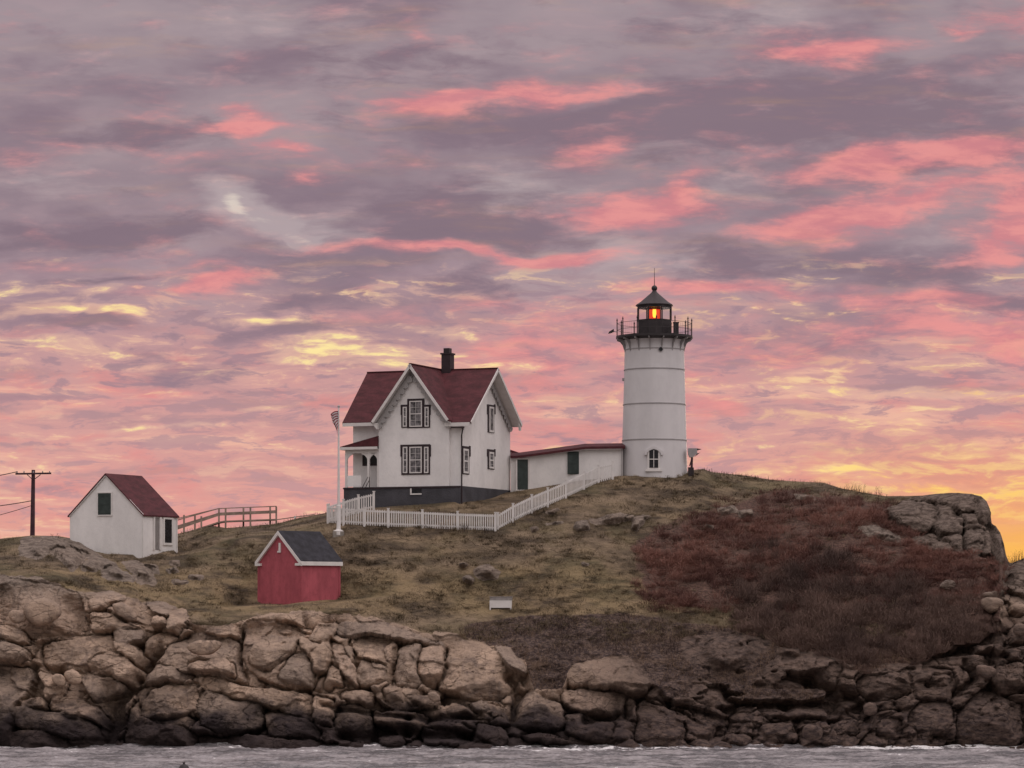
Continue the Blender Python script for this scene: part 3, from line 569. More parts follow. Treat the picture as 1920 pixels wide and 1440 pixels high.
rm = bpy.data.materials.new('granite_boulder'); rm.use_nodes = True; t = NT(rm.node_tree)
o_ = t.n('ShaderNodeOutputMaterial'); b_ = t.n('ShaderNodeBsdfPrincipled', ins={'Roughness': .9, 'Specular IOR Level': .15}); t.t.links.new(b_.outputs[0], o_.inputs[0])
geo = t.n('ShaderNodeNewGeometry').outputs['Position']
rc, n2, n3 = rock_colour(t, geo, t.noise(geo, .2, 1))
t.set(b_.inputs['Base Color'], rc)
t.set(b_.inputs['Normal'], t.n('ShaderNodeBump', ins={'Height': t.m('MULTIPLY_ADD', n2, .6, t.m('MULTIPLY', n3, .35)), 'Strength': .9, 'Distance': .25}).outputs[0])
M['rock'] = rm

# ---------------------------------------------------------------- loose boulders, each its own thing
def boulder(org, s_, poly, label, group=None, name='boulder', depth=.8, front=.8):
    pl_ = poly_round(np.array(poly, float)/s_ + np.array(org, float), 2)
    c_ = pl_.mean(0); Y = Yat(c_[0], c_[1] + (pl_[:, 1].max()-c_[1])*.5) - front
    ang = np.linspace(0, 2*math.pi, 33)[:-1]
    pa = np.arctan2(pl_[:, 1]-c_[1], pl_[:, 0]-c_[0]); rr = np.hypot(pl_[:, 0]-c_[0], pl_[:, 1]-c_[1]); od = np.argsort(pa)
    rad = np.interp(ang, pa[od], rr[od], period=2*math.pi)
    cw = P(c_[0], c_[1], Y); sc_m = Y/F; size = rad.mean()*sc_m
    vs_, NB = [], 15
    for j in range(NB+1):
        ph = -math.pi/2 + math.pi*j/NB
        cs = max(0, math.cos(ph))**.62; sn = math.copysign(abs(math.sin(ph))**.8, math.sin(ph))
        for a, r_ in zip(ang, rad):
            k_ = 1 + .12*mnoise.noise(Vector((math.cos(a)*1.3*cs+c_[0], math.sin(a)*1.3*cs+c_[1]*.1, sn*1.4)))
            vs_.append((math.cos(a)*r_*sc_m*cs*k_, sn*size*depth*k_, -math.sin(a)*r_*sc_m*cs*k_))
    i = np.arange((NB+1)*32).reshape(NB+1, 32); j2 = np.roll(i, -1, 1)
    fc_ = np.stack([i[:-1], j2[:-1], j2[1:], i[1:]], -1).reshape(-1, 4)
    me_ = npmesh(name, vs_, fc_); o = link(name, me_, M['rock']); o.location = cw
    return tag(o, label, 'boulder', group)
GB = 'loose boulders lying on the shore rocks'
boulder(A, 3, [(140,222),(200,185),(300,193),(352,250),(332,300),(240,342),(168,322),(134,260)], 'big round tan boulder leaning on the pale ledge at the far left', GB)
boulder(A, 3, [(45,270),(80,248),(140,262),(152,300),(110,328),(58,315)], 'small round pale boulder beside the big round one at far left', GB, front=1)
boulder(A, 3, [(630,215),(690,208),(772,280),(766,318),(700,302),(638,252)], 'oval tan boulder tilted in a gap of the ledge left of the red shed', GB, front=.7)
boulder(A, 3, [(360,602),(410,583),(458,620),(452,668),(378,662)], 'rounded pale boulder, right one of two wedged above the dark cleft', GB, front=1.2)
boulder(A, 3, [(288,625),(325,608),(365,628),(368,682),(310,672)], 'pale boulder, left one of two wedged above the dark cleft', GB, front=1.2)
boulder(A, 3, [(1040,462),(1080,430),(1160,422),(1252,432),(1232,472),(1170,508),(1090,498)], 'flat lens shaped boulder lying on the big rounded ledge', GB, front=1.2, depth=.5)
boulder(B, 3, [(600,600),(650,588),(682,640),(640,655)], 'small rounded stone under the two tall column blocks', GB, front=.9)
boulder(B, 3, [(965,712),(985,700),(1000,708),(995,728),(972,730)], 'tiny whitish stone at the foot of the middle cliff', GB, front=1)
boulder(C8, 2.483, [(1590,652),(1640,645),(1690,655),(1692,685),(1632,722),(1592,692)], 'pale round boulder below a flat cap stone at the right edge of the scrub', GB, front=1.2)
boulder(C8, 2.483, [(1585,632),(1620,618),(1690,634),(1690,648),(1602,645)], 'flat cap stone perched on the pale round boulder at right', GB, front=1.35, depth=.5)
boulder(C8, 2.483, [(1408,575),(1440,562),(1466,575),(1468,608),(1390,602)], 'squat tan boulder half sunk in the scrub at right', GB, front=.8)
boulder(C8, 2.483, [(1560,962),(1610,960),(1665,985),(1632,1022),(1588,1022)], 'angular light tan boulder above the right shore', GB, front=1.2)
boulder(C8, 2.483, [(1040,1150),(1070,1132),(1102,1150),(1104,1185),(1070,1198),(1042,1188)], 'small round brown boulder in the rubble of the right shore', GB, front=.8)
boulder(C8, 2.483, [(758,1250),(800,1236),(852,1255),(846,1300),(800,1315),(758,1300)], 'round dark boulder near the water on the right shore', GB, front=1)
boulder(C8, 2.483, [(1735,685),(1770,675),(1800,690),(1800,712),(1745,712)], 'pale flat boulder right of the capped boulder at the right edge', GB, front=.8)
boulder(C8, 2.483, [(1735,780),(1770,765),(1800,775),(1800,820),(1745,825)], 'rounded grey boulder at the right edge above the shore rocks', GB, front=.8)

# ---------------------------------------------------------------- the sea
def sea_h(X, Y):
    return (.15*fbm(X/2.2+Y*.1, Y/1.3, 120, 5, .62) + .10*fbm(X/.7, Y/.5, 130, 3) + .10*np.sin(Y*1.1+1.5*fbm(X/9, Y/6, 140, 2)))
gx = np.arange(-60, 60, .14); gy = np.concatenate([np.arange(128, 157, .14)])
GX, GY = np.meshgrid(gx, gy); hgt = sea_h(GX, GY)
fade = np.minimum(sstep(GX, -60, -55), sstep(GX, 60, 55))*sstep(GY, 128, 131)
me = npmesh('sea', np.stack([GX, GY, hgt*fade], -1).reshape(-1, 3), grid_faces(len(gy), len(gx)))
wm = bpy.data.materials.new('sea_water'); wm.use_nodes = True; t = NT(wm.node_tree)
o_ = t.n('ShaderNodeOutputMaterial'); b_ = t.n('ShaderNodeBsdfPrincipled', ins={'Roughness': .22, 'IOR': 1.33, 'Specular IOR Level': .6}); t.t.links.new(b_.outputs[0], o_.inputs[0])
co = t.n('ShaderNodeTexCoord').outputs['Object']; sp = t.n('ShaderNodeSeparateXYZ', ins={0: co})
f1 = t.noise(t.vm('MULTIPLY', co, (.22, .8, 1)), 1.0, 6, .65); f2 = t.noise(co, 3.5, 5, .7); f0 = t.noise(t.vm('MULTIPLY', co, (.05, .02, 1)), 1.0, 2, .5)
band = t.m('MULTIPLY', t.m('MULTIPLY', t.m('MULTIPLY', t.ss(sp.outputs[1], 148.0, 153.5), t.ss(sp.outputs[1], 175, 160)), t.ss(sp.outputs[0], -16, -4, .55, 1.12)), t.ss(f0, .35, .6, .5, 1.0))
foam = t.ss(t.m('ADD', t.m('MULTIPLY', band, .20), t.m('MULTIPLY_ADD', t.m('SUBTRACT', f2, .5), .55, f1)), .69, .73)
speck = t.m('MULTIPLY', t.ss(f2, .68, .74), .15)
deep = t.mix(t.ss(t.m('MULTIPLY_ADD', t.m('SUBTRACT', f2, .5), .5, f1), .36, .64), (.105, .098, .103, 1), (.36, .33, .335, 1))
t.set(b_.inputs['Base Color'], t.mix(t.m('MAXIMUM', foam, speck), deep, (.74, .72, .72, 1)))
t.set(b_.inputs['Roughness'], t.ss(foam, 0, 1, .25, .9))
t.set(b_.inputs['Normal'], t.n('ShaderNodeBump', ins={'Height': t.m('MULTIPLY_ADD', f2, .5, t.noise(co, 9, 3, .6)), 'Strength': .9, 'Distance': .09}).outputs[0])
sea = link('sea', me, wm); tag(sea, kind='structure')
# the wider sea to the horizon, round the island on every side, a step below the near sheet
xs_ = [-9000, -59.5, 59.5, 9000]; ys_ = [-3000, 128.5, 156.5, 15000]
vv = [(x, y, -.02 if abs(x) < 100 and 0 < y < 200 else -.03) for y in ys_ for x in xs_]
ff = [f_ for i_, f_ in enumerate(grid_faces(4, 4)) if i_ != 4]
far = link('open_sea', npmesh('open_sea', vv, ff, False), wm); tag(far, kind='structure')

# ================================================================ mesh builder
class MB:
    def __init__(s): s.v = []; s.f = []; s.sm = []
    def add(s, vs, fs, smooth=False):
        n = len(s.v); s.v += [tuple(v) for v in vs]; s.f += [tuple(n+i for i in f) for f in fs]; s.sm += [smooth]*len(fs); return s
    def box(s, x0, x1, y0, y1, z0, z1):
        v = [(x, y, z) for z in (z0, z1) for y in (y0, y1) for x in (x0, x1)]
        return s.add(v, [(0, 2, 3, 1), (4, 5, 7, 6), (0, 1, 5, 4), (2, 6, 7, 3), (0, 4, 6, 2), (1, 3, 7, 5)])
    def extr(s, poly, vec, smooth=False):
        """polygon (list of 3d points) extruded by vec"""
        n = len(poly); vec = Vector(vec); a = [Vector(q) for q in poly]; b = [q+vec for q in a]
        return s.add(a+b, [tuple(range(n))[::-1], tuple(range(n, 2*n))] + [(i, (i+1) % n, n+(i+1) % n, n+i) for i in range(n)], smooth)
    def slab(s, q, th):
        """four corners of a sloped slab, thickness th downwards"""
        return s.extr(q, (0, 0, -th))
    def tube(s, p0, p1, r0, r1=None, n=8):
        p0, p1 = Vector(p0), Vector(p1); r1 = r0 if r1 is None else r1; d_ = (p1-p0).normalized()
        a = d_.orthogonal().normalized(); b = d_.cross(a)
        r_ = lambda p_, r: [p_ + a*math.cos(2*math.pi*i/n)*r + b*math.sin(2*math.pi*i/n)*r for i in range(n)]
        return s.add(r_(p0, r0)+r_(p1, r1), [(i, (i+1) % n, n+(i+1) % n, n+i) for i in range(n)] + [tuple(range(n))[::-1], tuple(range(n, 2*n))], n > 5)
    def bar(s, p0, p1, w_, h_):
        """rectangular bar, width horizontal, height vertical-ish"""
        p0, p1 = Vector(p0), Vector(p1); d_ = (p1-p0).normalized(); a = Vector((0, 0, 1)).cross(d_)
        a = a.normalized() if a.length > .01 else Vector((1, 0, 0)); b = d_.cross(a).normalized()
        c_ = [a*w_/2*i + b*h_/2*j for i, j in ((-1, -1), (1, -1), (1, 1), (-1, 1))]
        return s.add([p0+q for q in c_]+[p1+q for q in c_], [(3, 2, 1, 0), (4, 5, 6, 7)] + [(i, (i+1) % 4, 4+(i+1) % 4, 4+i) for i in range(4)])
    def lathe(s, prof, n=48, cx=0, cy=0, smooth=True, rot=0.0):
        vs = [(cx+r*math.cos(rot+2*math.pi*i/n), cy+r*math.sin(rot+2*math.pi*i/n), z) for r, z in prof for i in range(n)]
        fs = [(k*n+i, k*n+(i+1) % n, (k+1)*n+(i+1) % n, (k+1)*n+i) for k in range(len(prof)-1) for i in range(n)]
        fs += [tuple(range(n))[::-1], tuple((len(prof)-1)*n+i for i in range(n))]
        return s.add(vs, fs, smooth)
    def build(s, name, mat, parent=None, edge=True):
        me_ = bpy.data.meshes.new(name); me_.from_pydata(s.v, [], s.f)
        import bmesh
        bm = bmesh.new(); bm.from_mesh(me_); bmesh.ops.recalc_face_normals(bm, faces=bm.faces); bm.to_mesh(me_); bm.free()
        me_.polygons.foreach_set('use_smooth', s.sm)
        if any(s.sm): me_.set_sharp_from_angle(angle=R(35))
        return link(name, me_, mat, parent)
def empty(name, loc, rz=0, **kw):
    o = bpy.data.objects.new(name, None); COL.objects.link(o); o.location = loc; o.rotation_euler = (0, 0, rz); o.empty_display_size = .2
    return tag(o, **kw)
def zat(py, Y): return HC + (HY-py)*Y/F
class Frame:
    """a building's own axes: u along its front, v into its depth, z up"""
    def __init__(s, loc, th):
        s.o = Vector(loc); s.u = Vector((math.cos(th), -math.sin(th), 0)); s.v = Vector((math.sin(th), math.cos(th), 0)); s.th = th
    def _hit(s, px, py, n, k):
        c_ = Vector((0, 0, HC)); d_ = Vector(((px-960)/F, 1, (HY-py)/F)); q = s.o + n*k
        t_ = (q-c_).dot(n)/d_.dot(n); w_ = c_+d_*t_ - s.o; return w_.dot(s.u), w_.dot(s.v), w_.z
    def front(s, px, py, v=0): h = s._hit(px, py, s.v, v); return h[0], h[2]
    def side(s, px, py, u=0): h = s._hit(px, py, s.u, u); return h[1], h[2]

def wbx(mb, pl_, a0, a1, z0, z1, d0, d1):
    """box on a wall: pl_ = ('f', v) front wall or ('s', u) right-hand wall; a along, d outwards"""
    if a0 > a1: a0, a1 = a1, a0
    if z0 > z1: z0, z1 = z1, z0
    k, c_ = pl_
    return mb.box(a0, a1, c_-d1, c_-d0, z0, z1) if k == 'f' else mb.box(c_+d0, c_+d1, a0, a1, z0, z1)
def sash_window(root, pl_, a0, a1, z0, z1, surround, panes, mat_frame='trim', mat_pane='curtain', lights=(2, 2), trim='dark', fw=.07):
    """surround: list of rectangles making the dark surround; panes: sash rectangles (a0,a1,z0,z1, nx, nz)"""
    mb = MB()
    if surround:
        for i, q in enumerate(surround): wbx(mb, pl_, *q, -.02, .045 + .003*i)
        wo = mb.build('window', M[trim], root)
    else: wo = None
    for (p0, p1, q0, q1, nx, nz) in panes:
        if p0 > p1: p0, p1 = p1, p0
        if q0 > q1: q0, q1 = q1, q0
        f_ = MB()
        wbx(f_, pl_, p0, p0+fw, q0, q1, .02, .085); wbx(f_, pl_, p1-fw, p1, q0, q1, .02, .085)
        wbx(f_, pl_, p0+fw, p1-fw, q0, q0+fw, .02, .083); wbx(f_, pl_, p0+fw, p1-fw, q1-fw, q1, .02, .083)
        zm = (q0+q1)/2
        if nz > 1: wbx(f_, pl_, p0+fw, p1-fw, zm-fw*.4, zm+fw*.4, .02, .081)
        for i in range(1, nx): xm = p0+(p1-p0)*i/nx; wbx(f_, pl_, xm-.009, xm+.009, q0+fw, q1-fw, .02, .074)
        if nz > 1:
            for zz_ in ((q0+zm)/2, (q1+zm)/2): wbx(f_, pl_, p0+fw, p1-fw, zz_-.009, zz_+.009, .02, .0725)
        g_ = MB(); wbx(g_, pl_, p0+fw*.6, p1-fw*.6, q0+fw*.6, q1-fw*.6, .03, .062)
        if wo: f_.build('sash', M[mat_frame], wo); g_.build('pane', M[mat_pane], wo)
        else:
            s_ = f_.build('window', M[mat_frame], root); g_.build('pane', M[mat_pane], s_)
    return wo

# ================================================================ keeper's house
HO = P(865, 911, 175.0); TH = R(22)
hf = Frame(HO, TH)
house = empty('keepers_house', HO, -TH, label='white two-storey house with steep dark red gabled roofs and a brick chimney', cat='house')
EV, RG = 4.42, 7.85           # eave and ridge heights above the ground floor
VR, VB = 4.2, 8.35            # ridge line, back wall
UL, UW0, UW1, VW = -8.1, -5.72, -.75, -.25
sl = (RG-EV)/VR
w_ = MB()
w_.extr([(UW0+.02, 0, 0), (UW0+.02, VB, 0), (UW0+.02, VB, EV-.1), (UW0+.02, VR, RG-.16), (UW0+.02, 0, EV-.1)], (-UW0-.02, 0, 0))
w_.extr([(UL, .9, 0), (UL, VB, 0), (UL, VB, EV-.1), (UL, VR, RG-.16), (UL, .9, 4.35)], (UW0-UL+.02, 0, 0))
um = (UW0+UW1)/2
w_.extr([(UW0, VW, 0), (UW1, VW, 0), (UW1, VW, 4.15), (um, VW, RG-.28), (UW0, VW, 4.15)], (0, 4.0, 0))
w_.build('wall', M['white'], house)
fd = MB(); fd.box(-8.2, .03, VW-.06, VB+.02, -2.6, -.002); fd.build('foundation', M['found'], house)
ws = MB(); ws.box(-8.24, .07, VW-.1, VW-.061, -.12, -.02); ws.build('sill_board', M['dark'], house)
# roofs
OV = .82
def roof_slab(mb, a, b, c_, d_, th=.13): mb.slab([a, b, c_, d_], th)
r_ = MB()
hw0 = 2.72
fe = lambda v: RG - (VR-v)*sl
roof_slab(r_, (um+hw0-.02, -.42, fe(-.42)), (OV, -.42, fe(-.42)), (OV, VR, RG), (um, VR, RG))
ls = (RG-4.28)/(VR-.35)
roof_slab(r_, (-8.62, .35, 4.28), (um, .35, 4.28), (um, VR, RG), (-8.62, VR, RG))
roof_slab(r_, (-8.62, VR, RG), (OV, VR, RG), (OV, VB+.08, RG-(VB+.08-VR)*sl), (-8.62, VB+.08, RG-(VB+.08-VR)*sl))
roof = r_.build('roof', M['roof'], house)
wz = RG + .02; hw = 2.72; we = 4.22
r2 = MB()
roof_slab(r2, (um-hw, VW-.62, we), (um, VW-.62, wz), (um, VR-.05, wz), (um-hw, VR-.05, we), .12)
roof_slab(r2, (um, VW-.62, wz), (um+hw, VW-.62, we), (um+hw, VR-.4, we), (um, VR-.05, wz), .12)
r2.build('gable_roof', M['roof'], house)
rc_ = MB(); rc_.bar((um, VW-.62, wz+.02), (um, VR, wz+.02), .16, .06); rc_.bar((-8.62, VR, RG+.015), (OV, VR, RG+.015), .16, .06); rc_.build('ridge_cap', M['roof'], roof)
sf_ = MB(); dz = -.15
sf_.slab([(.004, -.42, fe(-.42)+dz), (OV-.01, -.42, fe(-.42)+dz), (OV-.01, VR, RG+dz), (.004, VR, RG+dz)], .03); sf_.slab([(.004, VR, RG+dz), (OV-.01, VR, RG+dz), (OV-.01, VB+.06, RG-(VB+.06-VR)*sl+dz), (.004, VB+.06, RG-(VB+.06-VR)*sl+dz)], .03)
sf_.slab([(um-hw+.02, VW-.61, we-.14), (um, VW-.61, wz-.14), (um, VW-.004, wz-.14), (um-hw+.02, VW-.004, we-.14)], .03); sf_.slab([(um, VW-.61, wz-.14), (um+hw-.02, VW-.61, we-.14), (um+hw-.02, VW-.004, we-.14), (um, VW-.004, wz-.14)], .03)
sf_.build('soffit', M['trim'], house)
# barge boards with scalloped lower edge
def barge(mb, p0, p1, n, width=.24, sc=.13, th=.07):
    """p0 -> p1 along the rake; n = outward normal"""
    p0, p1, n = Vector(p0), Vector(p1), Vector(n); d_ = (p1-p0); L_ = d_.length; d_.normalize(); dn = n.cross(d_)
    if dn.z > 0: dn = -dn
    k = max(3, int(L_/.42)); pts = [p0, p1]; 
    for i in range(k, 0, -1):
        for j in range(5):
            tt = (i - j/5)/k; pts.append(p0+d_*(tt*L_) + dn*(width + sc*abs(math.sin(math.pi*j/5))))
    pts.append(p0+dn*width)
    mb.extr(pts, n*th)
def both(n, y_or_u, front, width, sc, th, drop):
    m_ = MB()
    if front: A_ = [((um-hw, y_or_u, we-drop), (um, y_or_u, wz-drop)), ((um, y_or_u, wz-drop), (um+hw, y_or_u, we-drop))]
    else: A_ = [((y_or_u, -.42, fe(-.42)-drop), (y_or_u, VR, RG-drop)), ((y_or_u, VR, RG-drop), (y_or_u, VB+.08, RG-(VB+.08-VR)*sl-drop))]
    for a_, b_ in A_: barge(m_, a_, b_, n, width, sc, th)
    return m_
both((0, -1, 0), VW-.62, True, .17, .0, .05, .0).build('barge_board', M['trim'], house)
both((1, 0, 0), OV, False, .17, .0, .05, .0).build('barge_board', M['trim'], house)
both((0, -1, 0), VW-.14, True, .22, .24, .05, .30).build('scalloped_trim', M['grey_trim'], house)
both((1, 0, 0), .12, False, .22, .24, .05, .26).build('scalloped_trim', M['grey_trim'], house)
# soffits and eave fascias
so_ = MB()
so_.box(-8.6, um-hw+.35, .33, .37, 4.02, 4.24); so_.box(-8.6, UW0, .375, .9, 4.1, 4.14)
so_.build('eave_board', M['trim'], house); so_ = MB()
so_.box(UW1-.25, OV-.05, -.47, -.43, fe(-.42)-.27, fe(-.42)-.03); so_.box(UW1, OV-.1, -.425, 0, fe(-.42)-.2, fe(-.42)-.16)
so_.build('eave_board', M['trim'], house)
br = MB()
for a_ in (UW0+.0, ): br.extr([(a_-.32, VW-.5, we-.1), (a_+.1, VW-.5, we-.1), (a_+.1, VW-.5, we-.5)], (0, .5, 0))
br.build('eave_bracket', M['trim'], house); br = MB()
br.extr([(OV-.02, VB+.04, 4.36), (OV-.02, VB-.3, 4.5), (OV-.02, VB-.16, 3.98), (OV-.02, VB+.0, 3.98)], (-.12, 0, 0))
br.build('eave_bracket', M['trim'], house)
dp = MB(); g0 = hf.front(884, 789, -.5)
dp.tube((-.5, -.5, fe(-.42)-.34), (.42, -.5, fe(-.42)-.36), .045); dp.tube((.32, -.5, fe(-.42)-.38), (.07, -.1, fe(-.42)-.85), .045); dp.tube((.07, -.1, fe(-.42)-.85), (.07, -.1, -1.2), .05)
dp.build('downpipe', M['dark'], house)
# chimney
ch = MB(); cu = hf.front(839, 690, VR)[0]; cw_ = .31
ch.box(cu-cw_, cu+cw_, VR-.3, VR+.4, RG-.5, RG+1.0); ch.box(cu-cw_-.06, cu+cw_+.06, VR-.36, VR+.46, RG+1.0, RG+1.1); ch.build('chimney', M['roof_brick'] if 'roof_brick' in M else M['dark'], house)
cp = MB(); cp.box(cu-.2, cu+.2, VR-.2, VR+.25, RG+1.1, RG+1.42); cp.build('chimney_pot', M['iron_roof'], house)
fl_ = MB(); 
fl_.extr([(cu+.0, VR-.25, RG-.17), (cu+.22, VR-.25, RG-.17), (cu+1.0, VR-1.45, RG-.17-1.2*sl), (cu+.9, VR-1.45, RG-.17-1.2*sl)], (0, 0, .03+.002)); 
# front gable windows (from the photograph's own outline)
def rf(x0, y0, x1, y1, v=VW): a = hf.front(x0, y0, v); b = hf.front(x1, y1, v); return (a[0], b[0], b[1], a[1])
def rs(x0, y0, x1, y1, u=0): a = hf.side(x0, y0, u); b = hf.side(x1, y1, u); return (a[0], b[0], b[1], a[1])
pf = ('f', VW)
sash_window(house, pf, 0, 0, 0, 0, [rf(764, 748, 796, 802), rf(753, 759, 763.9, 801.8), rf(796.1, 759, 806.5, 801.8), rf(751.8, 759, 752.9, 778), rf(806.6, 759, 807.6, 778)],
    [(*rf(768.5, 752, 792, 800), 2, 2), (*rf(756, 763, 763.5, 800), 1, 2), (*rf(797, 763, 804.5, 800), 1, 2)])
sash_window(house, pf, 0, 0, 0, 0, [rf(753, 834, 806.5, 889.5), rf(751.2, 834, 752.9, 856), rf(806.6, 834, 808.2, 856)],
    [(*rf(768.5, 838, 791.5, 887), 2, 2), (*rf(756, 838, 764.5, 887), 1, 2), (*rf(796, 838, 804, 887), 1, 2)])
ps = ('s', 0.0)
sash_window(house, ps, 0, 0, 0, 0, [rs(914, 758, 926, 812), rs(912.8, 758, 913.9, 777), rs(926.1, 758, 928, 777)], [(*rs(916, 762, 924.5, 811), 1, 1)], fw=.12)
sash_window(house, ps, 0, 0, 0, 0, [rs(914, 842, 926, 880.5), rs(912.8, 842, 913.9, 856), rs(926.1, 842, 928, 856)], [(*rs(916, 847, 924.5, 879), 1, 2)], fw=.12)
sash_window(house, ps, 0, 0, 0, 0, [rs(867, 836, 879, 890), rs(879.1, 836, 881.5, 856)], [(*rs(867.5, 841, 877, 888), 1, 2)], fw=.12)
bv = MB(); q = rf(769.5, 916, 790.5, 927.5, VW-.06); wbx(bv, ('f', VW-.06), q[0], q[0]+.1, q[2], q[3], -.02, .05); wbx(bv, ('f', VW-.06), q[0]+.1, q[1], q[2], q[2]+.09, -.02, .05)
bw = bv.build('basement_window', M['trim'], house)
bg_ = MB(); wbx(bg_, ('f', VW-.06), q[0]+.1, q[1], q[2]+.09, q[3], -.01, .02); bg_.build('pane', M['pane'], bw)
# porch
po = MB(); PV = -.2
po_r = MB(); pe, pt = hf.front(642, 838, -.3)[1], hf.front(714, 817.5, -.3)[1]
po_r.extr([(-8.42, -.42, pe), (UW0-.01, -.42, pt), (UW0-.01, -.42, pe-.02), (-8.42, -.42, pe-.06)], (0, 1.32, 0)); po_r.build('porch_roof', M['roof'], house)
pb = MB(); pb.box(-8.4, UW0-.012, -.46, -.425, pe-.2, pe-.03); pb.box(-8.15, UW0-.012, -.2, -.08, pe-.42, pe-.21); pb.box(-8.15, -8.03, -.079, .9, pe-.42, pe-.21); pb.box(-8.4, UW0-.012, -.42, .9, pe-.21, pe-.17)
pb.build('porch_beam', M['trim'], house)
def arch(mb, a0, a1, z0, z1, v):
    """spandrel bracket curving from post a0 up to beam at a1"""
    pts = [(a0, v, z0), (a0, v, z1), (a1, v, z1)]
    for i in range(1, 6):
        t_ = i/6*math.pi/2; pts.append((a1+(a0-a1)*math.sin(t_), v, z1-.08-(z1-z0-.08)*(1-math.cos(t_))))
    mb.extr(pts, (0, .08, 0))
um2 = hf.front(691, 870, -.15)[0]
for a_ in (-8.09, um2, UW0-.07):
    po = MB(); po.box(a_-.07, a_+.07, -.2, -.06, 0, pe-.42)
    if a_ > -8: arch(po, a_-.07, a_-.55, pe-.95, pe-.42, -.17)
    if a_ < UW0-.2: arch(po, a_+.07, a_+.55, pe-.95, pe-.42, -.17)
    po.build('porch_post', M['trim'], house)
pr = MB(); pr.box(-8.02, um2-.07-.45, -.15, -.11, .05, .78); pr.build('porch_parapet', M['white'], house)
sash_window(house, ('f', .9), 0, 0, 0, 0, [rf(680, 847, 708, 873, .9)], [(*rf(682, 849, 690, 871, .9), 1, 1), (*rf(695, 849, 707, 871, .9), 1, 1)], mat_frame='dark', mat_pane='pane', fw=.04)
hr = MB(); z0_ = 0
hr.tube((hf.front(679, 911, -.45)[0], -.45, -.05), (hf.front(690, 891, -.45)[0], -.45, .66), .022); hr.tube((hf.front(685, 911, -.45)[0], -.45, -.05), (hf.front(692, 898, -.45)[0], -.45, .42), .022)
hr.tube((hf.front(692.5, 891, -.45)[0], -.45, .66), (hf.front(692.5, 911, -.45)[0], -.45, -.05), .022); hr.build('stair_handrail', M['dark'], house)

# ================================================================ covered passage to the tower
pg = empty('covered_passage', P(1060, 900, 181), label='long low white covered passage with thin red roof joining house and lighthouse', cat='passage')
po_ = pg.location
def L(px, py, Y): return P(px, py, Y) - po_
def quad_wall(mb, a, b, depth):      # a,b = (px, ytop, ybot, Y)
    q = [L(a[0], a[2], a[3]), L(b[0], b[2], b[3]), L(b[0], b[1], b[3]), L(a[0], a[1], a[3])]
    mb.extr(q, (0, depth, 0))
YA, YB = 182.4, 180.9
ylerp = lambda px: YA + (YB-YA)*(px-956)/(1166-956)
mb = MB(); quad_wall(mb, (957, 858, 938, ylerp(957)), (1097, 841, 925, ylerp(1097)), 2.2); quad_wall(mb, (1097.05, 841, 925, ylerp(1097)), (1168, 840, 915, ylerp(1168)), 2.2); mb.build('wall', M['white'], pg)
def rsl(mb, pts):                     # roof edge: (px, py) along the eave
    for (x0, y0, x1, y1) in pts:
        Y0, Y1 = ylerp(x0), ylerp(x1)
        a, b = L(x0, y0, Y0-.35), L(x1, y1, Y1-.35); c_, d_ = b+Vector((0, 1.5, .28)), a+Vector((0, 1.5, .28)); e, g = c_+Vector((0, 1.6, -.3)), d_+Vector((0, 1.6, -.3))
        mb.slab([a, b, c_, d_], .16); mb.slab([d_, c_, e, g], .16)
mb = MB(); rsl(mb, [(957, 855, 975, 854), (975.1, 854, 1098, 837.5), (1098.1, 837.5, 1172, 836.5)]); mb.build('roof', M['roof'], pg)
fs2 = MB()
for (x0, y0, x1, y1) in ((957, 858.5, 975, 857.5), (975.2, 857.5, 1098, 842), (1098.1, 842, 1165, 841.3)): fs2.bar(L(x0, y0, ylerp(x0)-.3), L(x1, y1, ylerp(x1)-.3), .05, .07)
fs2.build('eave_board', M['trim'], pg)
dr = MB(); Yd = ylerp(980)-.05; a, b = L(970, 918.5, Yd), L(990, 861.5, Yd); dr.box(a.x, b.x, a.y-.04, a.y+.03, a.z, b.z); dr_ = dr.build('door', M['green'], pg)
df = MB(); df.box(a.x-.1, a.x-.002, a.y-.06, a.y+.03, a.z, b.z+.1); df.box(b.x+.002, b.x+.1, a.y-.06, a.y+.03, a.z, b.z+.1); df.box(a.x, b.x, a.y-.06, a.y+.03, b.z+.002, b.z+.1); df.box(a.x-.15, b.x+.15, a.y-.3, a.y+.03, a.z-.12, a.z-.002); df.build('frame', M['trim'], dr_)
sh_ = MB(); Yd = ylerp(1074)-.05; a, b = L(1064, 889, Yd), L(1085.5, 847, Yd); sh_.box(a.x, b.x, a.y-.04, a.y+.03, a.z, b.z)
so2 = sh_.build('shutter', M['green'], pg)
for zz_ in (a.z+.12, (a.z+b.z)/2, b.z-.12):
    sf = MB(); sf.box(a.x+.08, b.x-.08, a.y-.06, a.y-.041, zz_-.05, zz_+.05); sf.build('batten', M['green'], so2)

cb = MB(); 
for (x0, x1, y0) in ((1165.2, 1167, 842),): a = L(x0, 898, YB-.2); b = L(x1, y0, YB-.2); cb.box(a.x, b.x, a.y, a.y+.15, a.z, b.z)
cb.build('corner_board', M['grey'], pg)
pp = MB(); a = L(957, 925, YA-.1); b = L(969, 862, YA-.1); 
# small lean-to roof at the back of the house
a = L(955, 842.5, 183.6); b = L(973, 848.5, 183.6)
pp.extr([a, b, b+Vector((0, 0, -.16)), a+Vector((0, 0, -.16))], (0, 1.6, 0)); pp.build('back_roof', M['roof'], pg)
pw_ = MB(); a = L(955, 848, 183.8); b = L(971, 880, 183.8); pw_.box(a.x, b.x, a.y, a.y+1.3, b.z, a.z); pw_.build('back_wall', M['white'], pg)

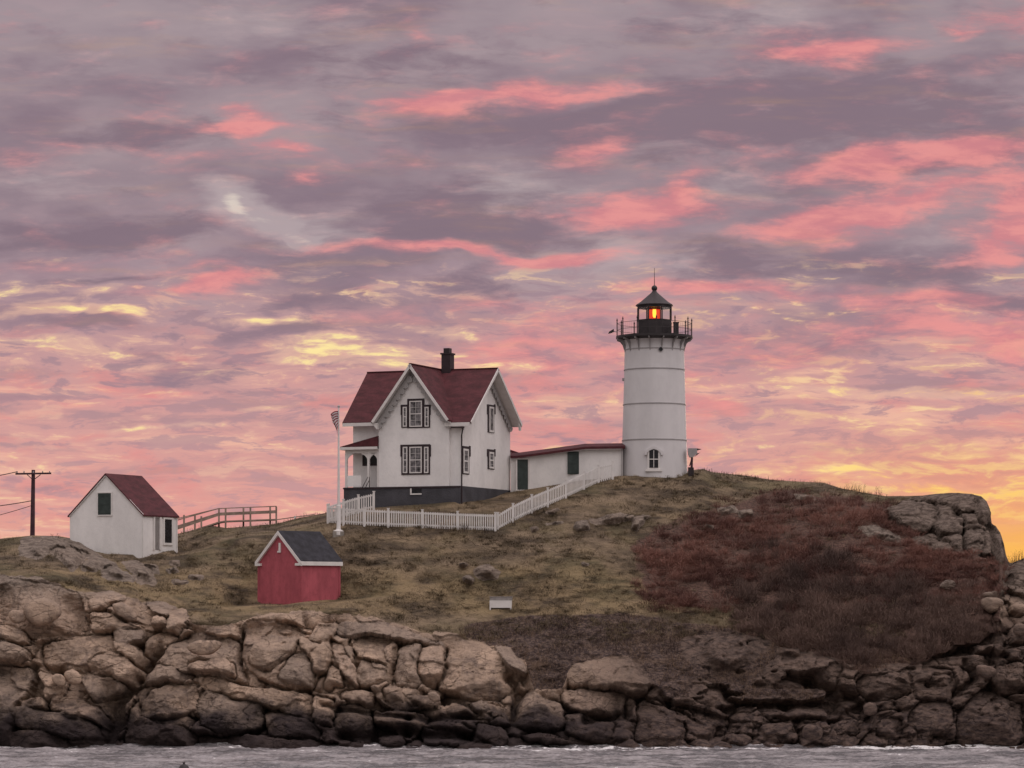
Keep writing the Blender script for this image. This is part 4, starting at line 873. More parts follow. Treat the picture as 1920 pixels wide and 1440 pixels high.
# ================================================================ lighthouse
TY = 182.0; TC = P(1227, 890, TY); zt = lambda py: zat(py, TY) - TC.z
tower = empty('lighthouse', TC, label='tall tapering white round lighthouse with black lantern room and red light', cat='lighthouse')
rr_ = lambda px_w: px_w/F*TY/2
mb = MB(); mb.lathe([(rr_(125), -.6), (rr_(124), .02), (rr_(122.6), zt(870)), (rr_(120.5), zt(828)), (rr_(116.5), zt(760)), (rr_(113.2), zt(695)), (rr_(111.5), zt(658)), (rr_(111.2), zt(650)), (rr_(112.5), zt(644)), (rr_(117), zt(638.5))], 64); mb.build('tower_wall', M['tower'], tower)
for py_, w2 in ((656.5, 111.6), (694, 113.3), (759, 116.6), (826, 120.6)):
    mb = MB(); z_ = zt(py_); r0 = rr_(w2); mb.lathe([(r0-.1, z_-.045), (r0+.035, z_-.04), (r0+.035, z_+.02), (r0-.1, z_+.03)], 64); mb.build('seam_band', M['grey'], tower)
zd = zt(634.5)
mb = MB(); mb.lathe([(rr_(118), zd-.16), (rr_(136), zd-.05), (rr_(144), zd-.02), (rr_(144), zd+.13), (rr_(70), zd+.15)], 48); mb.build('gallery_deck', M['black'], tower)
for i in range(16):
    a_ = 2*math.pi*(i+.5)/16; ca, sa = math.cos(a_), math.sin(a_); b_ = MB()
    pr_ = [(rr_(142), zd-.03), (rr_(142), zd-.14), (rr_(130), zd-.22), (rr_(121), zd-.42), (rr_(115.5), zd-.72), (rr_(112), zd-.95), (rr_(112), zd-.03)]
    n_ = Vector((-sa, ca, 0))*.05
    b_.extr([Vector((r*ca, r*sa, z))-n_/2 for r, z in pr_], n_); b_.build('bracket', M['grey'], tower)
for i in range(12):
    a_ = 2*math.pi*i/12; r_g = rr_(140); x_, y_ = r_g*math.cos(a_), r_g*math.sin(a_)
    b_ = MB(); b_.tube((x_, y_, zd), (x_, y_, zd+1.12), .035); b_.lathe([(.02, zd+1.12), (.05, zd+1.17), (.045, zd+1.22), (.005, zd+1.36)], 8, x_, y_); b_.build('rail_post', M['black'], tower)
for hh_ in (.55, .98):
    b_ = MB(); r_g = rr_(140)
    for i in range(12):
        a0, a1 = 2*math.pi*i/12, 2*math.pi*(i+1)/12; b_.tube((r_g*math.cos(a0), r_g*math.sin(a0), zd+hh_), (r_g*math.cos(a1), r_g*math.sin(a1), zd+hh_), .014, n=5)
    b_.build('rail', M['black'], tower)
b_ = MB()                                            # fine mesh infill of the railing: uprights
for i in range(84):
    a_ = 2*math.pi*(i+.5)/84; x_, y_ = r_g*math.cos(a_), r_g*math.sin(a_); b_.tube((x_, y_, zd+.1), (x_, y_, zd+.97), .0045, n=4)
b_.build('baluster_mesh', M['wire'], tower)
# lantern
LR = rr_(66); zl0 = zd+.13; zg0, zg1 = zt(600.5), zt(573.5); rot8 = R(22.5)
b_ = MB(); b_.lathe([(LR, zl0), (LR, zg0-.06), (LR+.05, zg0-.05), (LR+.05, zg0), (LR*.6, zg0+.005)], 8, smooth=False, rot=rot8); b_.build('lantern_drum', M['black'], tower)
b_ = MB(); b_.lathe([(LR*.93, zg1-.16), (LR+.03, zg1-.16), (LR+.04, zg1), (LR*.93, zg1)], 8, smooth=False, rot=rot8); b_.build('lantern_ring', M['black'], tower)
for i in range(8):
    a_ = 2*math.pi*i/8 + rot8; b_ = MB(); b_.tube((LR*math.cos(a_), LR*math.sin(a_), zg0), (LR*math.cos(a_), LR*math.sin(a_), zg1-.1), .05, n=6); b_.build('mullion', M['black'], tower)
gm_ = bpy.data.materials.new('lantern_glass'); gm_.use_nodes = True; t = NT(gm_.node_tree); o_ = t.n('ShaderNodeOutputMaterial')
fz = t.n('ShaderNodeFresnel', ins={'IOR': 1.3}); mxs = t.n('ShaderNodeMixShader', ins={0: fz.outputs[0], 1: t.n('ShaderNodeBsdfTransparent', ins={'Color': (.96, .94, .94, 1)}), 2: t.n('ShaderNodeBsdfGlossy', ins={'Roughness': .05})}); t.t.links.new(mxs.outputs[0], o_.inputs[0])
b_ = MB()
for i in range(8):
    a0, a1 = 2*math.pi*i/8+rot8, 2*math.pi*(i+1)/8+rot8; q = LR*.985
    b_.add([(q*math.cos(a0), q*math.sin(a0), zg0), (q*math.cos(a1), q*math.sin(a1), zg0), (q*math.cos(a1), q*math.sin(a1), zg1-.05), (q*math.cos(a0), q*math.sin(a0), zg1-.05)], [(0, 1, 2, 3)])
b_.build('lantern_glass', gm_, tower)
b_ = MB(); b_.lathe([(LR*1.06, zg1-.02), (LR*1.07, zg1+.05), (rr_(52), zt(566)), (rr_(32), zt(557.5)), (rr_(18), zt(551.5)), (rr_(9.5), zt(547.5)), (rr_(7), zt(544))], 16, smooth=True); b_.build('lantern_roof', M['iron_roof'], tower)
bz_ = zt(540.5); br_ = .2; b_ = MB(); b_.lathe([(.02, bz_-br_)]+[(br_*math.cos(a_), bz_+br_*math.sin(a_)) for a_ in np.linspace(-1.3, 1.3, 9)]+[(.02, bz_+br_)], 16); b_.build('ventilator_ball', M['black'], tower)
b_ = MB(); b_.tube((0, 0, zt(545)), (0, 0, zt(502)), .03, .012, 6); b_.build('lightning_rod', M['black'], tower)
def emis(name, colr, st, tr=0.0):
    m_ = bpy.data.materials.new(name); m_.use_nodes = True; t_ = NT(m_.node_tree); o2 = t_.n('ShaderNodeOutputMaterial'); e_ = t_.n('ShaderNodeEmission', ins={'Color': colr, 'Strength': st})
    if tr: x_ = t_.n('ShaderNodeMixShader', ins={0: tr, 1: e_, 2: t_.n('ShaderNodeBsdfTransparent', ins={'Color': (1, .8, .6, 1)})}); t_.t.links.new(x_.outputs[0], o2.inputs[0])
    else: t_.t.links.new(e_.outputs[0], o2.inputs[0])
    return m_
b_ = MB(); b_.lathe([(rr_(19), zg0+.0), (rr_(21), zg0+.12), (rr_(21), zg1-.22), (rr_(17), zg1-.1)], 24); lens = b_.build('lens', emis('red_lens_glow', (.85, .045, .012, 1), 1.0, .4), tower)
b_ = MB(); zc = (zg0+zg1)/2+.03; b_.lathe([(.02, zc-.34)]+[(.125*math.cos(a_)**.7, zc+.36*math.sin(a_)) for a_ in np.linspace(-1.2, 1.2, 9)]+[(.02, zc+.36)], 12); b_.build('lamp', emis('lamp_glow', (1, .62, .09, 1), 5.0), lens)
b_ = MB(); b_.lathe([(rr_(22), zg1-.24), (rr_(23), zg1-.2), (rr_(10), zg1-.02)], 24); b_.build('lens_cap', M['black'], tower)
# tower openings
def on_tower(px, py): return P(px, py, TY-2.2) - TC
def twall(z_):
    return np.interp(z_, [0, zt(870), zt(828), zt(760), zt(695), zt(658)], [rr_(124), rr_(122.6), rr_(120.5), rr_(116.5), rr_(113.2), rr_(111.5)])
q = on_tower(1239, 654); rw = twall(q.z); ph_ = Vector((q.x, -math.sqrt(rw*rw-q.x*q.x), q.z)); nn = Vector((ph_.x, ph_.y, 0)).normalized()
b_ = MB(); b_.tube(ph_-nn*.1, ph_+nn*.06, .17, n=20); pt_ = b_.build('porthole', M['grey'], tower); b_ = MB(); b_.tube(ph_, ph_+nn*.075, .13, n=20); b_.build('pane', M['pane'], pt_)
q0_, q1_ = on_tower(1217.5, 877), on_tower(1234, 844.5); yc = -twall(.8)+.06; xc = (q0_.x+q1_.x)/2
b_ = MB(); b_.box(q0_.x-.12, q1_.x+.12, yc-.1, yc+.4, q0_.z-.1, q1_.z+.04); b_.box(q0_.x-.26, q1_.x+.26, yc-.16, yc+.4, q0_.z-.24, q0_.z-.101); tw = b_.build('window', M['trim'], tower)
b_ = MB(); b_.box(q0_.x, q1_.x, yc-.13, yc-.05, q0_.z, q1_.z-.06)
b_.extr([(q0_.x, yc-.129, q1_.z-.06)]+[(xc+(q1_.x-q0_.x)/2*math.cos(a_), yc-.129, q1_.z-.06+.1*math.sin(a_)) for a_ in np.linspace(math.pi, 0, 9)][1:-1]+[(q1_.x, yc-.129, q1_.z-.06)], (0, .07, 0)); b_.build('pane', M['pane'], tw)
b_ = MB(); zm = (q0_.z+q1_.z)/2; b_.box(q0_.x, q1_.x, yc-.155, yc-.131, zm-.035, zm+.02); b_.box(xc-.02, xc+.02, yc-.152, yc-.131, q0_.z, q1_.z); b_.build('glazing_bar', M['trim'], tw)
b_ = MB(); hp_ = [(-17.5, 853), (-17.5, 846), (-12, 842.5), (-5, 838), (0, 836.5), (5, 838), (12, 842.5), (17.5, 846), (17.5, 853), (13, 853), (13, 849), (8, 844.5), (0, 841.5), (-8, 844.5), (-13, 849), (-13, 853)]
b_.extr([Vector((xc+dx_*.0347, yc-.02-.14, zat(y_, TY-2.2)-TC.z)) for dx_, y_ in hp_], (0, .35, 0)); b_.build('window_hood', M['tower'], tower)
b_ = MB(); q = P(1169, 712, TY)-TC; b_.box(q.x-.08, q.x+.2, -.1, .1, q.z-.08, q.z+.1); b_.build('wall_bracket', M['grey'], tower)

# things on the gallery
cab = empty('equipment_cabinet', P(1267.5, 631, TY-.9), label='small dark cabinet standing on the lighthouse gallery right of the lantern', cat='cabinet')
zc0 = TC.z+zd+.15; cab.location.z = zc0
b_ = MB(); b_.box(-.17, .17, -.2, .2, 0, .78); b_.build('cabinet_body', M['black'], cab); b_ = MB(); b_.box(-.2, .2, -.23, .23, .781, .84); b_.build('lid', M['iron_roof'], cab)
b_ = MB(); gq = P(1155, 621, TY); fl0 = empty('floodlight', P(1152, 621.5, TY), label='small dark lamp on a short arm outside the gallery railing at left', cat='lamp')
b_.extr([(-.42, -.1, -.16), (-.36, -.1, -.02), (-.05, -.1, .17), (-.02, -.1, -.02), (-.16, -.1, -.1)], (0, .2, 0)); b_.build('lamp_housing', M['black'], fl0)
b_ = MB(); b_.tube((-.05, 0, .0), (.18, 0, -.03), .025); b_.build('arm', M['grey'], fl0)

# ================================================================ fog horn beside the tower
hn = empty('fog_horn', P(1300, 884, 181), label='pale grey hopper shaped fog signal on a dark post right of the lighthouse', cat='fog signal')
h0 = hn.location
b_ = MB(); b_.tube(P(1296.5, 888, 181)-h0, P(1297.5, 857, 181)-h0, .085, .07); b_.tube(P(1293, 874, 181)-h0, P(1296.5, 861, 181)-h0, .035); b_.build('post', M['pole'], hn)
b_ = MB(); pts = [(1290.5, 840.5), (1307, 840.5), (1307.5, 850), (1299.5, 857.5), (1293.5, 857), (1291, 851)]
b_.extr([P(x_, y_, 180.7)-h0 for x_, y_ in pts], (0, .6, 0)); b_.build('horn_box', M['grey'], hn)
b_ = MB(); b_.extr([P(x_, y_, 180.8)-h0 for x_, y_ in [(1307.2, 840.7), (1315.5, 842), (1307.4, 844.5)]], (0, .4, 0)); b_.extr([P(x_, y_, 180.8)-h0 for x_, y_ in [(1307.6, 850), (1313, 848.5), (1302, 857)]], (0, .4, 0)); b_.build('flap', M['iron_roof'], hn)
b_ = MB(); a, b = P(1290.5, 893, 180.6)-h0, P(1298.5, 876, 180.6)-h0; b_.box(a.x, b.x, a.y, a.y+.3, a.z, b.z); a, b = P(1298.8, 893, 180.6)-h0, P(1301, 876.5, 180.6)-h0; b_.box(a.x, b.x, a.y, a.y+.25, a.z, b.z); b_.build('cable_box', M['iron_roof'], hn)

# ================================================================ white shed, left
SO = P(268, 1034, 171.0); TS = R(25); sfm = Frame(SO, TS)
shed = empty('white_shed', SO, -TS, label='small white gabled shed with dark red roof left of the boardwalk', cat='shed')
uL = sfm.front(131, 967)[0]; ze = sfm.front(268, 966)[1]; zp = sfm.front(199, 891)[1]; vB = sfm.side(332, 1000)[0]
b_ = MB(); b_.extr([(uL, 0, -.8), (0, 0, -.8), (0, 0, ze), (uL/2, 0, zp), (uL, 0, ze)], (0, vB, 0)); b_.build('wall', M['white'], shed)
b_ = MB(); e_ = .1; k_ = (zp-ze)/(-uL/2)
b_.slab([(uL/2, -.12, zp+.12), (e_, -.12, ze+.12-e_*k_), (e_, vB+.12, ze+.12-e_*k_), (uL/2, vB+.12, zp+.12)], .09); b_.slab([(uL-e_, -.12, ze+.12-e_*k_), (uL/2, -.12, zp+.12), (uL/2, vB+.12, zp+.12), (uL-e_, vB+.12, ze+.12-e_*k_)], .09); b_.build('roof', M['roof'], shed)
b_ = MB(); th_ = .1
for s0, s1 in (((uL-.04, ze+.0), (uL/2, zp+.02)), ((uL/2, zp+.02), (.04, ze+.0))): b_.bar((s0[0], -.055, s0[1]), (s1[0], -.055, s1[1]), .05, .13)
b_.build('rake_board', M['trim'], shed)
def plain(root, pl_, q, name, mat, d0=-.02, d1=.04, fr_=None, fmat='trim'):
    b2 = MB(); wbx(b2, pl_, *q, d0, d1); o = b2.build(name, M[mat], root)
    if fr_:
        a0, a1, z0, z1 = min(q[0], q[1]), max(q[0], q[1]), min(q[2], q[3]), max(q[2], q[3]); b2 = MB()
        wbx(b2, pl_, a0-fr_, a0-.002, z0, z1, -.02, d1+.03); wbx(b2, pl_, a1+.002, a1+fr_, z0, z1, -.02, d1+.03); wbx(b2, pl_, a0-fr_, a1+fr_, z1+.002, z1+fr_, -.02, d1+.033); wbx(b2, pl_, a0-fr_, a1+fr_, z0-fr_, z0-.002, -.02, d1+.033); b2.build('frame', M[fmat], o)
    return o
a_, z_ = sfm.front(184.5, 925); a2, z2 = sfm.front(209, 965); o = plain(shed, ('f', 0), (a_, a2, z2, z_), 'shutter', 'green', fr_=.07)
for zz_ in (z2+.12, (z_+z2)/2, z_-.12):
    b_ = MB(); wbx(b_, ('f', 0), a_+.04, a2-.04, zz_-.05, zz_+.05, .041, .06); b_.build('batten', M['green'], o)

a_, z_ = sfm.side(307.5, 973.5); a2, z2 = sfm.side(321, 1018); plain(shed, ('s', 0), (a_, a2, z2, z_), 'window', 'pane', fr_=.16)
a_, z_ = sfm.side(289, 971); a2, z2 = sfm.side(297.5, 1031); dz_ = plain(shed, ('s', 0), (a_, a2, z2, z_), 'door', 'bench_grey', -.02, .02)
b_ = MB(); wbx(b_, ('s', 0), sfm.side(286.5, 1000)[0], a_-.01, z2, z_+.05, -.02, .09); wbx(b_, ('s', 0), a2+.01, sfm.side(301, 1000)[0], z2, z_+.05, -.02, .09); b_.build('frame', M['trim'], dz_)
b_ = MB(); b_.box(-.05, .03, -.03, -.002, -.8, ze-.1); b_.build('corner_board', M['trim'], shed); b_ = MB(); b_.box(.002, .035, vB-.12, vB+.02, -.8, ze-.02); b_.build('corner_board', M['trim'], shed)

# ================================================================ red oil shed
RO = G(564, 1129); TR = R(40); rfm = Frame(RO, TR)
red = empty('red_shed', RO, -TR, label='small dull red shed with white trimmed gable and dark grey roof on the lawn', cat='shed')
uL = rfm.front(484, 1090)[0]; ze = rfm.front(563, 1052)[1]; zp = rfm.front(524, 999)[1]; vB = rfm.side(637.5, 1090)[0]
b_ = MB(); b_.extr([(uL, 0, -.4), (0, 0, -.4), (0, 0, ze), (uL/2, 0, zp), (uL, 0, ze)], (0, vB, 0)); b_.build('wall', M['shed_red'], red)
b_ = MB(); e_ = .12; k_ = (zp-ze)/(-uL/2); ov_ = .12
b_.slab([(uL/2, -ov_, zp+.14), (e_, -ov_, ze+.14-e_*k_), (e_, vB+ov_, ze+.14-e_*k_), (uL/2, vB+ov_, zp+.14)], .1); b_.slab([(uL-e_, -ov_, ze+.14-e_*k_), (uL/2, -ov_, zp+.14), (uL/2, vB+ov_, zp+.14), (uL-e_, vB+ov_, ze+.14-e_*k_)], .1); b_.build('roof', M['shed_roof'], red)
b_ = MB(); wd = .2
for s0, s1 in (((uL-.14, ze-.12), (uL/2-.0, zp+.03)), ((uL/2, zp+.03), (.14, ze-.12))):
    b_.extr([(s0[0], -.15, s0[1]+.09), (s1[0], -.15, s1[1]+.09), (s1[0], -.15, s1[1]-.17), (s0[0], -.15, s0[1]-.15)], (0, .149, 0))
b_.box(uL-.14, uL+.33, -.145, -.003, ze-.27, ze-.12); b_.box(-.36, .14, -.145, -.003, ze-.27, ze-.12); b_.build('rake_board', M['trim'], red)
b_ = MB(); b_.box(.003, .15, -.1, vB+.1, ze-.26, ze-.02); b_.build('eave_board', M['trim'], red)
b_ = MB(); a_, z_ = rfm.front(523.5, 1018); a2, z2 = rfm.front(527, 1036); wbx(b_, ('f', 0), a_, a2, z2, z_, -.01, .06); a3 = rfm.front(521, 1036)[0]; wbx(b_, ('f', 0), a3, a_-.003, z2, z2+.1, -.01, .06); b_.build('gable_hook', M['trim'], red)
b_ = MB(); b_.box(-.09, .025, -.025, -.002, -.4, ze-.28); b_.box(.0275, .05, .0, .1, -.4, ze-.27); b_.build('corner_board', M['shed_red'], red)
b_ = MB(); b_.box(uL-.025, uL+.09, -.025, -.002, -.4, ze-.28); b_.build('corner_board', M['shed_red'], red); b_ = MB(); b_.box(.002, .027, vB-.1, vB+.02, -.4, ze-.27); b_.build('corner_board', M['shed_red'], red)

# ================================================================ picket fence
def fence(pts, label, close_first=True, height=1.12):
    """pts: ground points in order"""
    root = empty('picket_fence', pts[0], label=label, cat='fence', group='white picket fence runs below the house'); o0 = Vector(pts[0])
    for i, p_ in enumerate(pts):
        q = Vector(p_)-o0; b2 = MB(); b2.box(q.x-.065, q.x+.065, q.y-.065, q.y+.065, q.z-.5, q.z+height+.04); b2.extr([(q.x-.09, q.y-.09, q.z+height+.04), (q.x+.09, q.y-.09, q.z+height+.04), (q.x+.09, q.y+.09, q.z+height+.04), (q.x-.09, q.y+.09, q.z+height+.04)], (0, 0, .05)); b2.build('post', M['trim'], root)
    for p_, n_ in zip(pts[:-1], pts[1:]):
        a, b = Vector(p_)-o0, Vector(n_)-o0; d_ = b-a; L_ = d_.length
        for hz in (.22, height-.16):
            b2 = MB(); b2.bar(a+Vector((0, .05, hz)), b+Vector((0, .05, hz)), .05, .11); b2.build('rail', M['trim'], root)
        b2 = MB(); k = int(Vector((d_.x, d_.y, 0)).length/.14)
        sx = Vector((d_.x, d_.y, 0)).normalized()*.036; fy = Vector((sx.y, -sx.x, 0)).normalized()*.02
        for j in range(k):
            c_ = a + d_*((j+.5)/k) - Vector((0, .0, 0)); z0 = c_.z+.05; z1 = c_.z+height-.04
            b2.extr([Vector((c_.x, c_.y, z0))-sx, Vector((c_.x, c_.y, z0))+sx, Vector((c_.x, c_.y, z1-.05))+sx, Vector((c_.x, c_.y, z1)), Vector((c_.x, c_.y, z1-.05))-sx], fy)
        b2.build('picket_panel', M['trim'], root)
    return root
fence([G(614.5, 981), G(644, 984), G(683, 986.5), G(728, 988.5), G(792, 991), G(858, 994), G(929, 996)], 'front run of white picket fence across the slope behind the flagpole')
fence([G(616, 979.5)+Vector((0, .25, 0)), G(644, 971), G(672, 962.5), G(701, 956)], 'short white picket fence run rising to the dark house foundation')
fence([G(930.5, 996)+Vector((.1, .25, 0)), G(962, 979), G(997, 962), G(1027, 949), G(1061, 934), G(1095, 918), G(1122, 906), G(1149, 899)], 'long white picket fence run climbing to the lighthouse along the passage')

# ================================================================ flagpole and flag
fb = G(635, 996)
fp = empty('flagpole', fb, label='tall white flagpole on a flared base in front of the picket fence', cat='flagpole')
b_ = MB(); b_.lathe([(.33, -.25), (.33, .03), (.16, .10), (.13, .2), (.125, 1.6), (.085, 1.65), (.045, zat(764, fb.y)-fb.z)], 12); b_.build('pole', M['trim'], fp)
b_ = MB(); zz_ = zat(762, fb.y)-fb.z; b_.lathe([(.01, zz_-.09), (.07, zz_-.05), (.08, zz_), (.05, zz_+.06), (.01, zz_+.09)], 10); b_.build('finial', M['grey'], fp)
b_ = MB(); b_.box(-.35, .35, -.3, .35, -.5, -.02); b_.build('footing', M['concrete'], fp)
# furled flag hanging against the pole: folds in x and y
fm_ = bpy.data.materials.new('striped_flag'); fm_.use_nodes = True; t = NT(fm_.node_tree); o_ = t.n('ShaderNodeOutputMaterial'); b2_ = t.n('ShaderNodeBsdfPrincipled', ins={'Roughness': .8}); t.t.links.new(b2_.outputs[0], o_.inputs[0])
uvn = t.n('ShaderNodeAttribute', attribute_name='fuv').outputs['Vector']; su = t.n('ShaderNodeSeparateXYZ', ins={0: uvn})
st_ = t.m('MODULO', t.m('FLOOR', t.m('MULTIPLY', su.outputs[1], 13)), 2)
cc_ = t.mix(st_, (.22, .035, .05, 1), (.55, .50, .50, 1)); can = t.m('MULTIPLY', 0.0, 1.0) if False else t.m('MULTIPLY', t.m('LESS_THAN', su.outputs[0], .02), t.m('GREATER_THAN', su.outputs[1], .46))
t.set(b2_.inputs['Base Color'], t.mix(can, cc_, (.035, .03, .07, 1)))
nu, nv = 28, 27; vs_ = []; uvs = []
for j in range(nv):
    for i in range(nu):
        u_, v_ = i/(nu-1), j/(nv-1)
        drop = u_*(.62+.2*u_); sag = .55*u_
        x_ = -.03 - .42*math.sin(u_*3.1)*(.4+.6*v_) - .10*u_ ; y_ = -.06+.07*math.sin(u_*14+v_*2)*(.3+u_)
        z_ = .12 + .93*v_ - drop*(1.0-.35*v_)*.75 + .03*math.sin(u_*11)
        if v_ < .5: x_ = x_*(.35+1.3*v_)
        vs_.append((x_, y_, z_)); uvs.append((u_, v_, 0))
fo = npmesh('flag', vs_, grid_faces(nv, nu)); at_ = fo.attributes.new('fuv', 'FLOAT_VECTOR', 'POINT'); at_.data.foreach_set('vector', np.array(uvs, np.float32).ravel())
flag = link('flag', fo, fm_); flag.location = P(635, 802, fb.y-.08); tag(flag, 'small striped flag hanging limp from the top of the white flagpole', 'flag')

# ================================================================ bench
bo = G(939, 1139); bn = empty('bench', bo, R(-4), label='small white bench with a grey backrest alone on the lawn', cat='bench')
W2 = .66
b_ = MB(); b_.box(-W2, W2, -.24, .2, .36, .42); b_.build('seat', M['trim'], bn)
b_ = MB(); b_.box(-W2+.02, W2-.06, -.245, -.2, -.02, .355); b_.build('front_board', M['trim'], bn)
b_ = MB(); b_.box(-W2-.02, W2+.02, .22, .27, .40, .62); b_.box(-W2-.06, W2+.06, .19, .30, .621, .66); b_.build('backrest', M['bench_grey'], bn)
for x_ in (-W2, W2-.08): b_ = MB(); b_.box(x_, x_+.08, -.25, .2, -.15, .355); b_.build('leg', M['trim'], bn)

# ================================================================ wooden boardwalk with rails behind the crest
YW = 181.0
bw_ = empty('boardwalk', P(430, 985, YW), label='weathered wooden boardwalk ramp with double handrails on the skyline left of the house', cat='boardwalk'); bo_ = bw_.location
Q = lambda x_, y_, dY=0: P(x_, y_, YW+dY) - bo_
post_x = [(345, 965.5, 1006), (365.5, 966.5, 1000), (377.5, 968, 998), (410.5, 953.5, 992), (423, 953.5, 990), (456.5, 951, 988), (469.5, 951, 987), (506.5, 949.5, 986), (518, 949.5, 983)]
for k, (x_, t0, b0) in enumerate(post_x):
    b_ = MB(); b_.bar(Q(x_, b0+4, (k % 2)*1.3), Q(x_, t0, (k % 2)*1.3), .11, .11); b_.build('post', M['wood'], bw_)
for dy_, k in ((0, 0), (1.3, 1)):
    b_ = MB(); pts = [Q(330, 976-3*k, dy_), Q(410, 953.5, dy_), Q(518, 949.3, dy_)]
    for a, b in zip(pts[:-1], pts[1:]): b_.bar(a, b, .12, .06)
    b_.build('top_rail', M['wood'], bw_)
    b_ = MB(); pts = [Q(330, 991-2*k, dy_), Q(411, 964, dy_), Q(518, 959.5, dy_)]
    for a, b in zip(pts[:-1], pts[1:]): b_.bar(a, b, .06, .2)
    b_.build('mid_rail', M['wood'], bw_)
b_ = MB(); pts = [Q(330, 1006, .6), Q(411, 980, .6), Q(422, 978, .6), Q(518, 974.5, .6)]
for a, b in zip(pts[:-1], pts[1:]): b_.bar(a, b, 1.3, .09)
b_.build('deck', M['wood'], bw_)
gr = empty('low_handrail', P(553, 975, 180.5), label='thin low rail running down from the boardwalk to a short white post', cat='handrail'); go = gr.location
b_ = MB(); b_.bar(P(518, 974.5, 180.8)-go, P(590, 964.5, 180)-go, .05, .06); b_.build('rail', M['wood'], gr)
b_ = MB(); a = P(553, 979, 180.3)-go; b_.box(a.x-.06, a.x+.06, a.y-.06, a.y+.06, -.3, .26); b_.build('post', M['trim'], gr)

# ================================================================ utility pole and its wires
up = empty('utility_pole', P(62, 1006, 184), label='dark wooden utility pole with crossarm on the far left skyline', cat='utility pole'); u0 = up.location
U = lambda x_, y_, dY=0: P(x_, y_, 184+dY) - u0
b_ = MB(); b_.tube(U(60.5, 1030), U(62.5, 881), .17, .12, 10); b_.build('pole', M['pole'], up)
b_ = MB(); b_.bar(U(29, 888.5, -.15), U(96, 887.5, -.15), .1, .12); b_.build('crossarm', M['pole'], up)
b_ = MB(); b_.bar(U(51, 890, -.2), U(61, 899, -.2), .05, .05); b_.bar(U(76, 890, -.2), U(64, 899, -.2), .05, .05); b_.build('brace', M['pole'], up)
for x_ in (32, 45, 62.5, 80, 93): b_ = MB(); b_.tube(U(x_, 887, -.15), U(x_, 883.2, -.15), .05, .035, 8); b_.build('insulator', M['grey'], up)
def wire(a, b, sag, label, r=.022):
    b2 = MB(); o0 = Vector(a); a, b = Vector((0, 0, 0)), Vector(b)-o0; pr = a
    for i in range(1, 13):
        t_ = i/12; q = a.lerp(b, t_) - Vector((0, 0, sag*4*t_*(1-t_))); b2.tube(pr, q, r, n=5); pr = q
    o = b2.build('overhead_wire', M['wire'], None); o.location = o0; tag(o, label, 'wire', 'overhead wires leaving the utility pole')
wire(P(32, 884.5, 183.8), P(-260, 893, 170), .5, 'overhead wire running left from the crossarm of the utility pole', .03)
wire(P(59, 939, 183.9), P(-240, 958, 170), .3, 'overhead wire leaving the middle of the utility pole, upper of two', .03)
wire(P(59, 948, 183.9), P(-240, 1008, 170), .3, 'overhead wire leaving the middle of the utility pole, lower of two', .022)

# ================================================================ buoy near the bottom edge
by = P(345, 1441, 0)  ; Yb = HC*F/(1441-HY)
bu = empty('buoy', (( 345-960)*Yb/F, Yb, -.05), label='small dark round float in the water at the bottom left', cat='buoy')
b_ = MB(); b_.lathe([(.02, -.25)]+[(.26*math.cos(a_), .26*math.sin(a_)+.02) for a_ in np.linspace(-1.2, 1.2, 9)]+[(.02, .29)], 16); b_.build('float', M['black'], bu)
b_ = MB(); b_.lathe([(.05, .25), (.05, .36), (.02, .38)], 8); b_.build('ring', M['iron_roof'], bu)

# ================================================================ vegetation (stuff): thin blades and twigs rooted in the ground
def vmat(name, c1, c2, sc_=.3):
    m_ = bpy.data.materials.new(name); m_.use_nodes = True; t_ = NT(m_.node_tree); o2 = t_.n('ShaderNodeOutputMaterial'); b2 = t_.n('ShaderNodeBsdfPrincipled', ins={'Roughness': .9, 'Specular IOR Level': .1}); t_.t.links.new(b2.outputs[0], o2.inputs[0])
    co_ = t_.n('ShaderNodeTexCoord').outputs['Object']; rv = t_.n('ShaderNodeAttribute', attribute_name='rnd').outputs['Fac']
    n_ = t_.noise(co_, sc_, 4, .6); f_ = t_.m('MULTIPLY_ADD', t_.m('SUBTRACT', n_, .5), 3.0, rv)
    t_.set(b2.inputs['Base Color'], t_.mix(t_.ss(f_, .1, .95), c1, c2)); return m_
def surf_pts(px, py):
    """world points of the ground under arrays of places"""
    f_ = (1400-py)/(1400-crest(px)); Y = Yf(px, f_)
    # look up relief
    ci = np.clip(((px-xs[0])/2.0).astype(int), 0, NC-1); ri = np.clip(np.searchsorted(fr, np.clip(f_, 0, 1)), 0, NR-1)
    return XX[ri, ci], Yn[ri, ci], ZZ[ri, ci], ROCK[ri, ci]
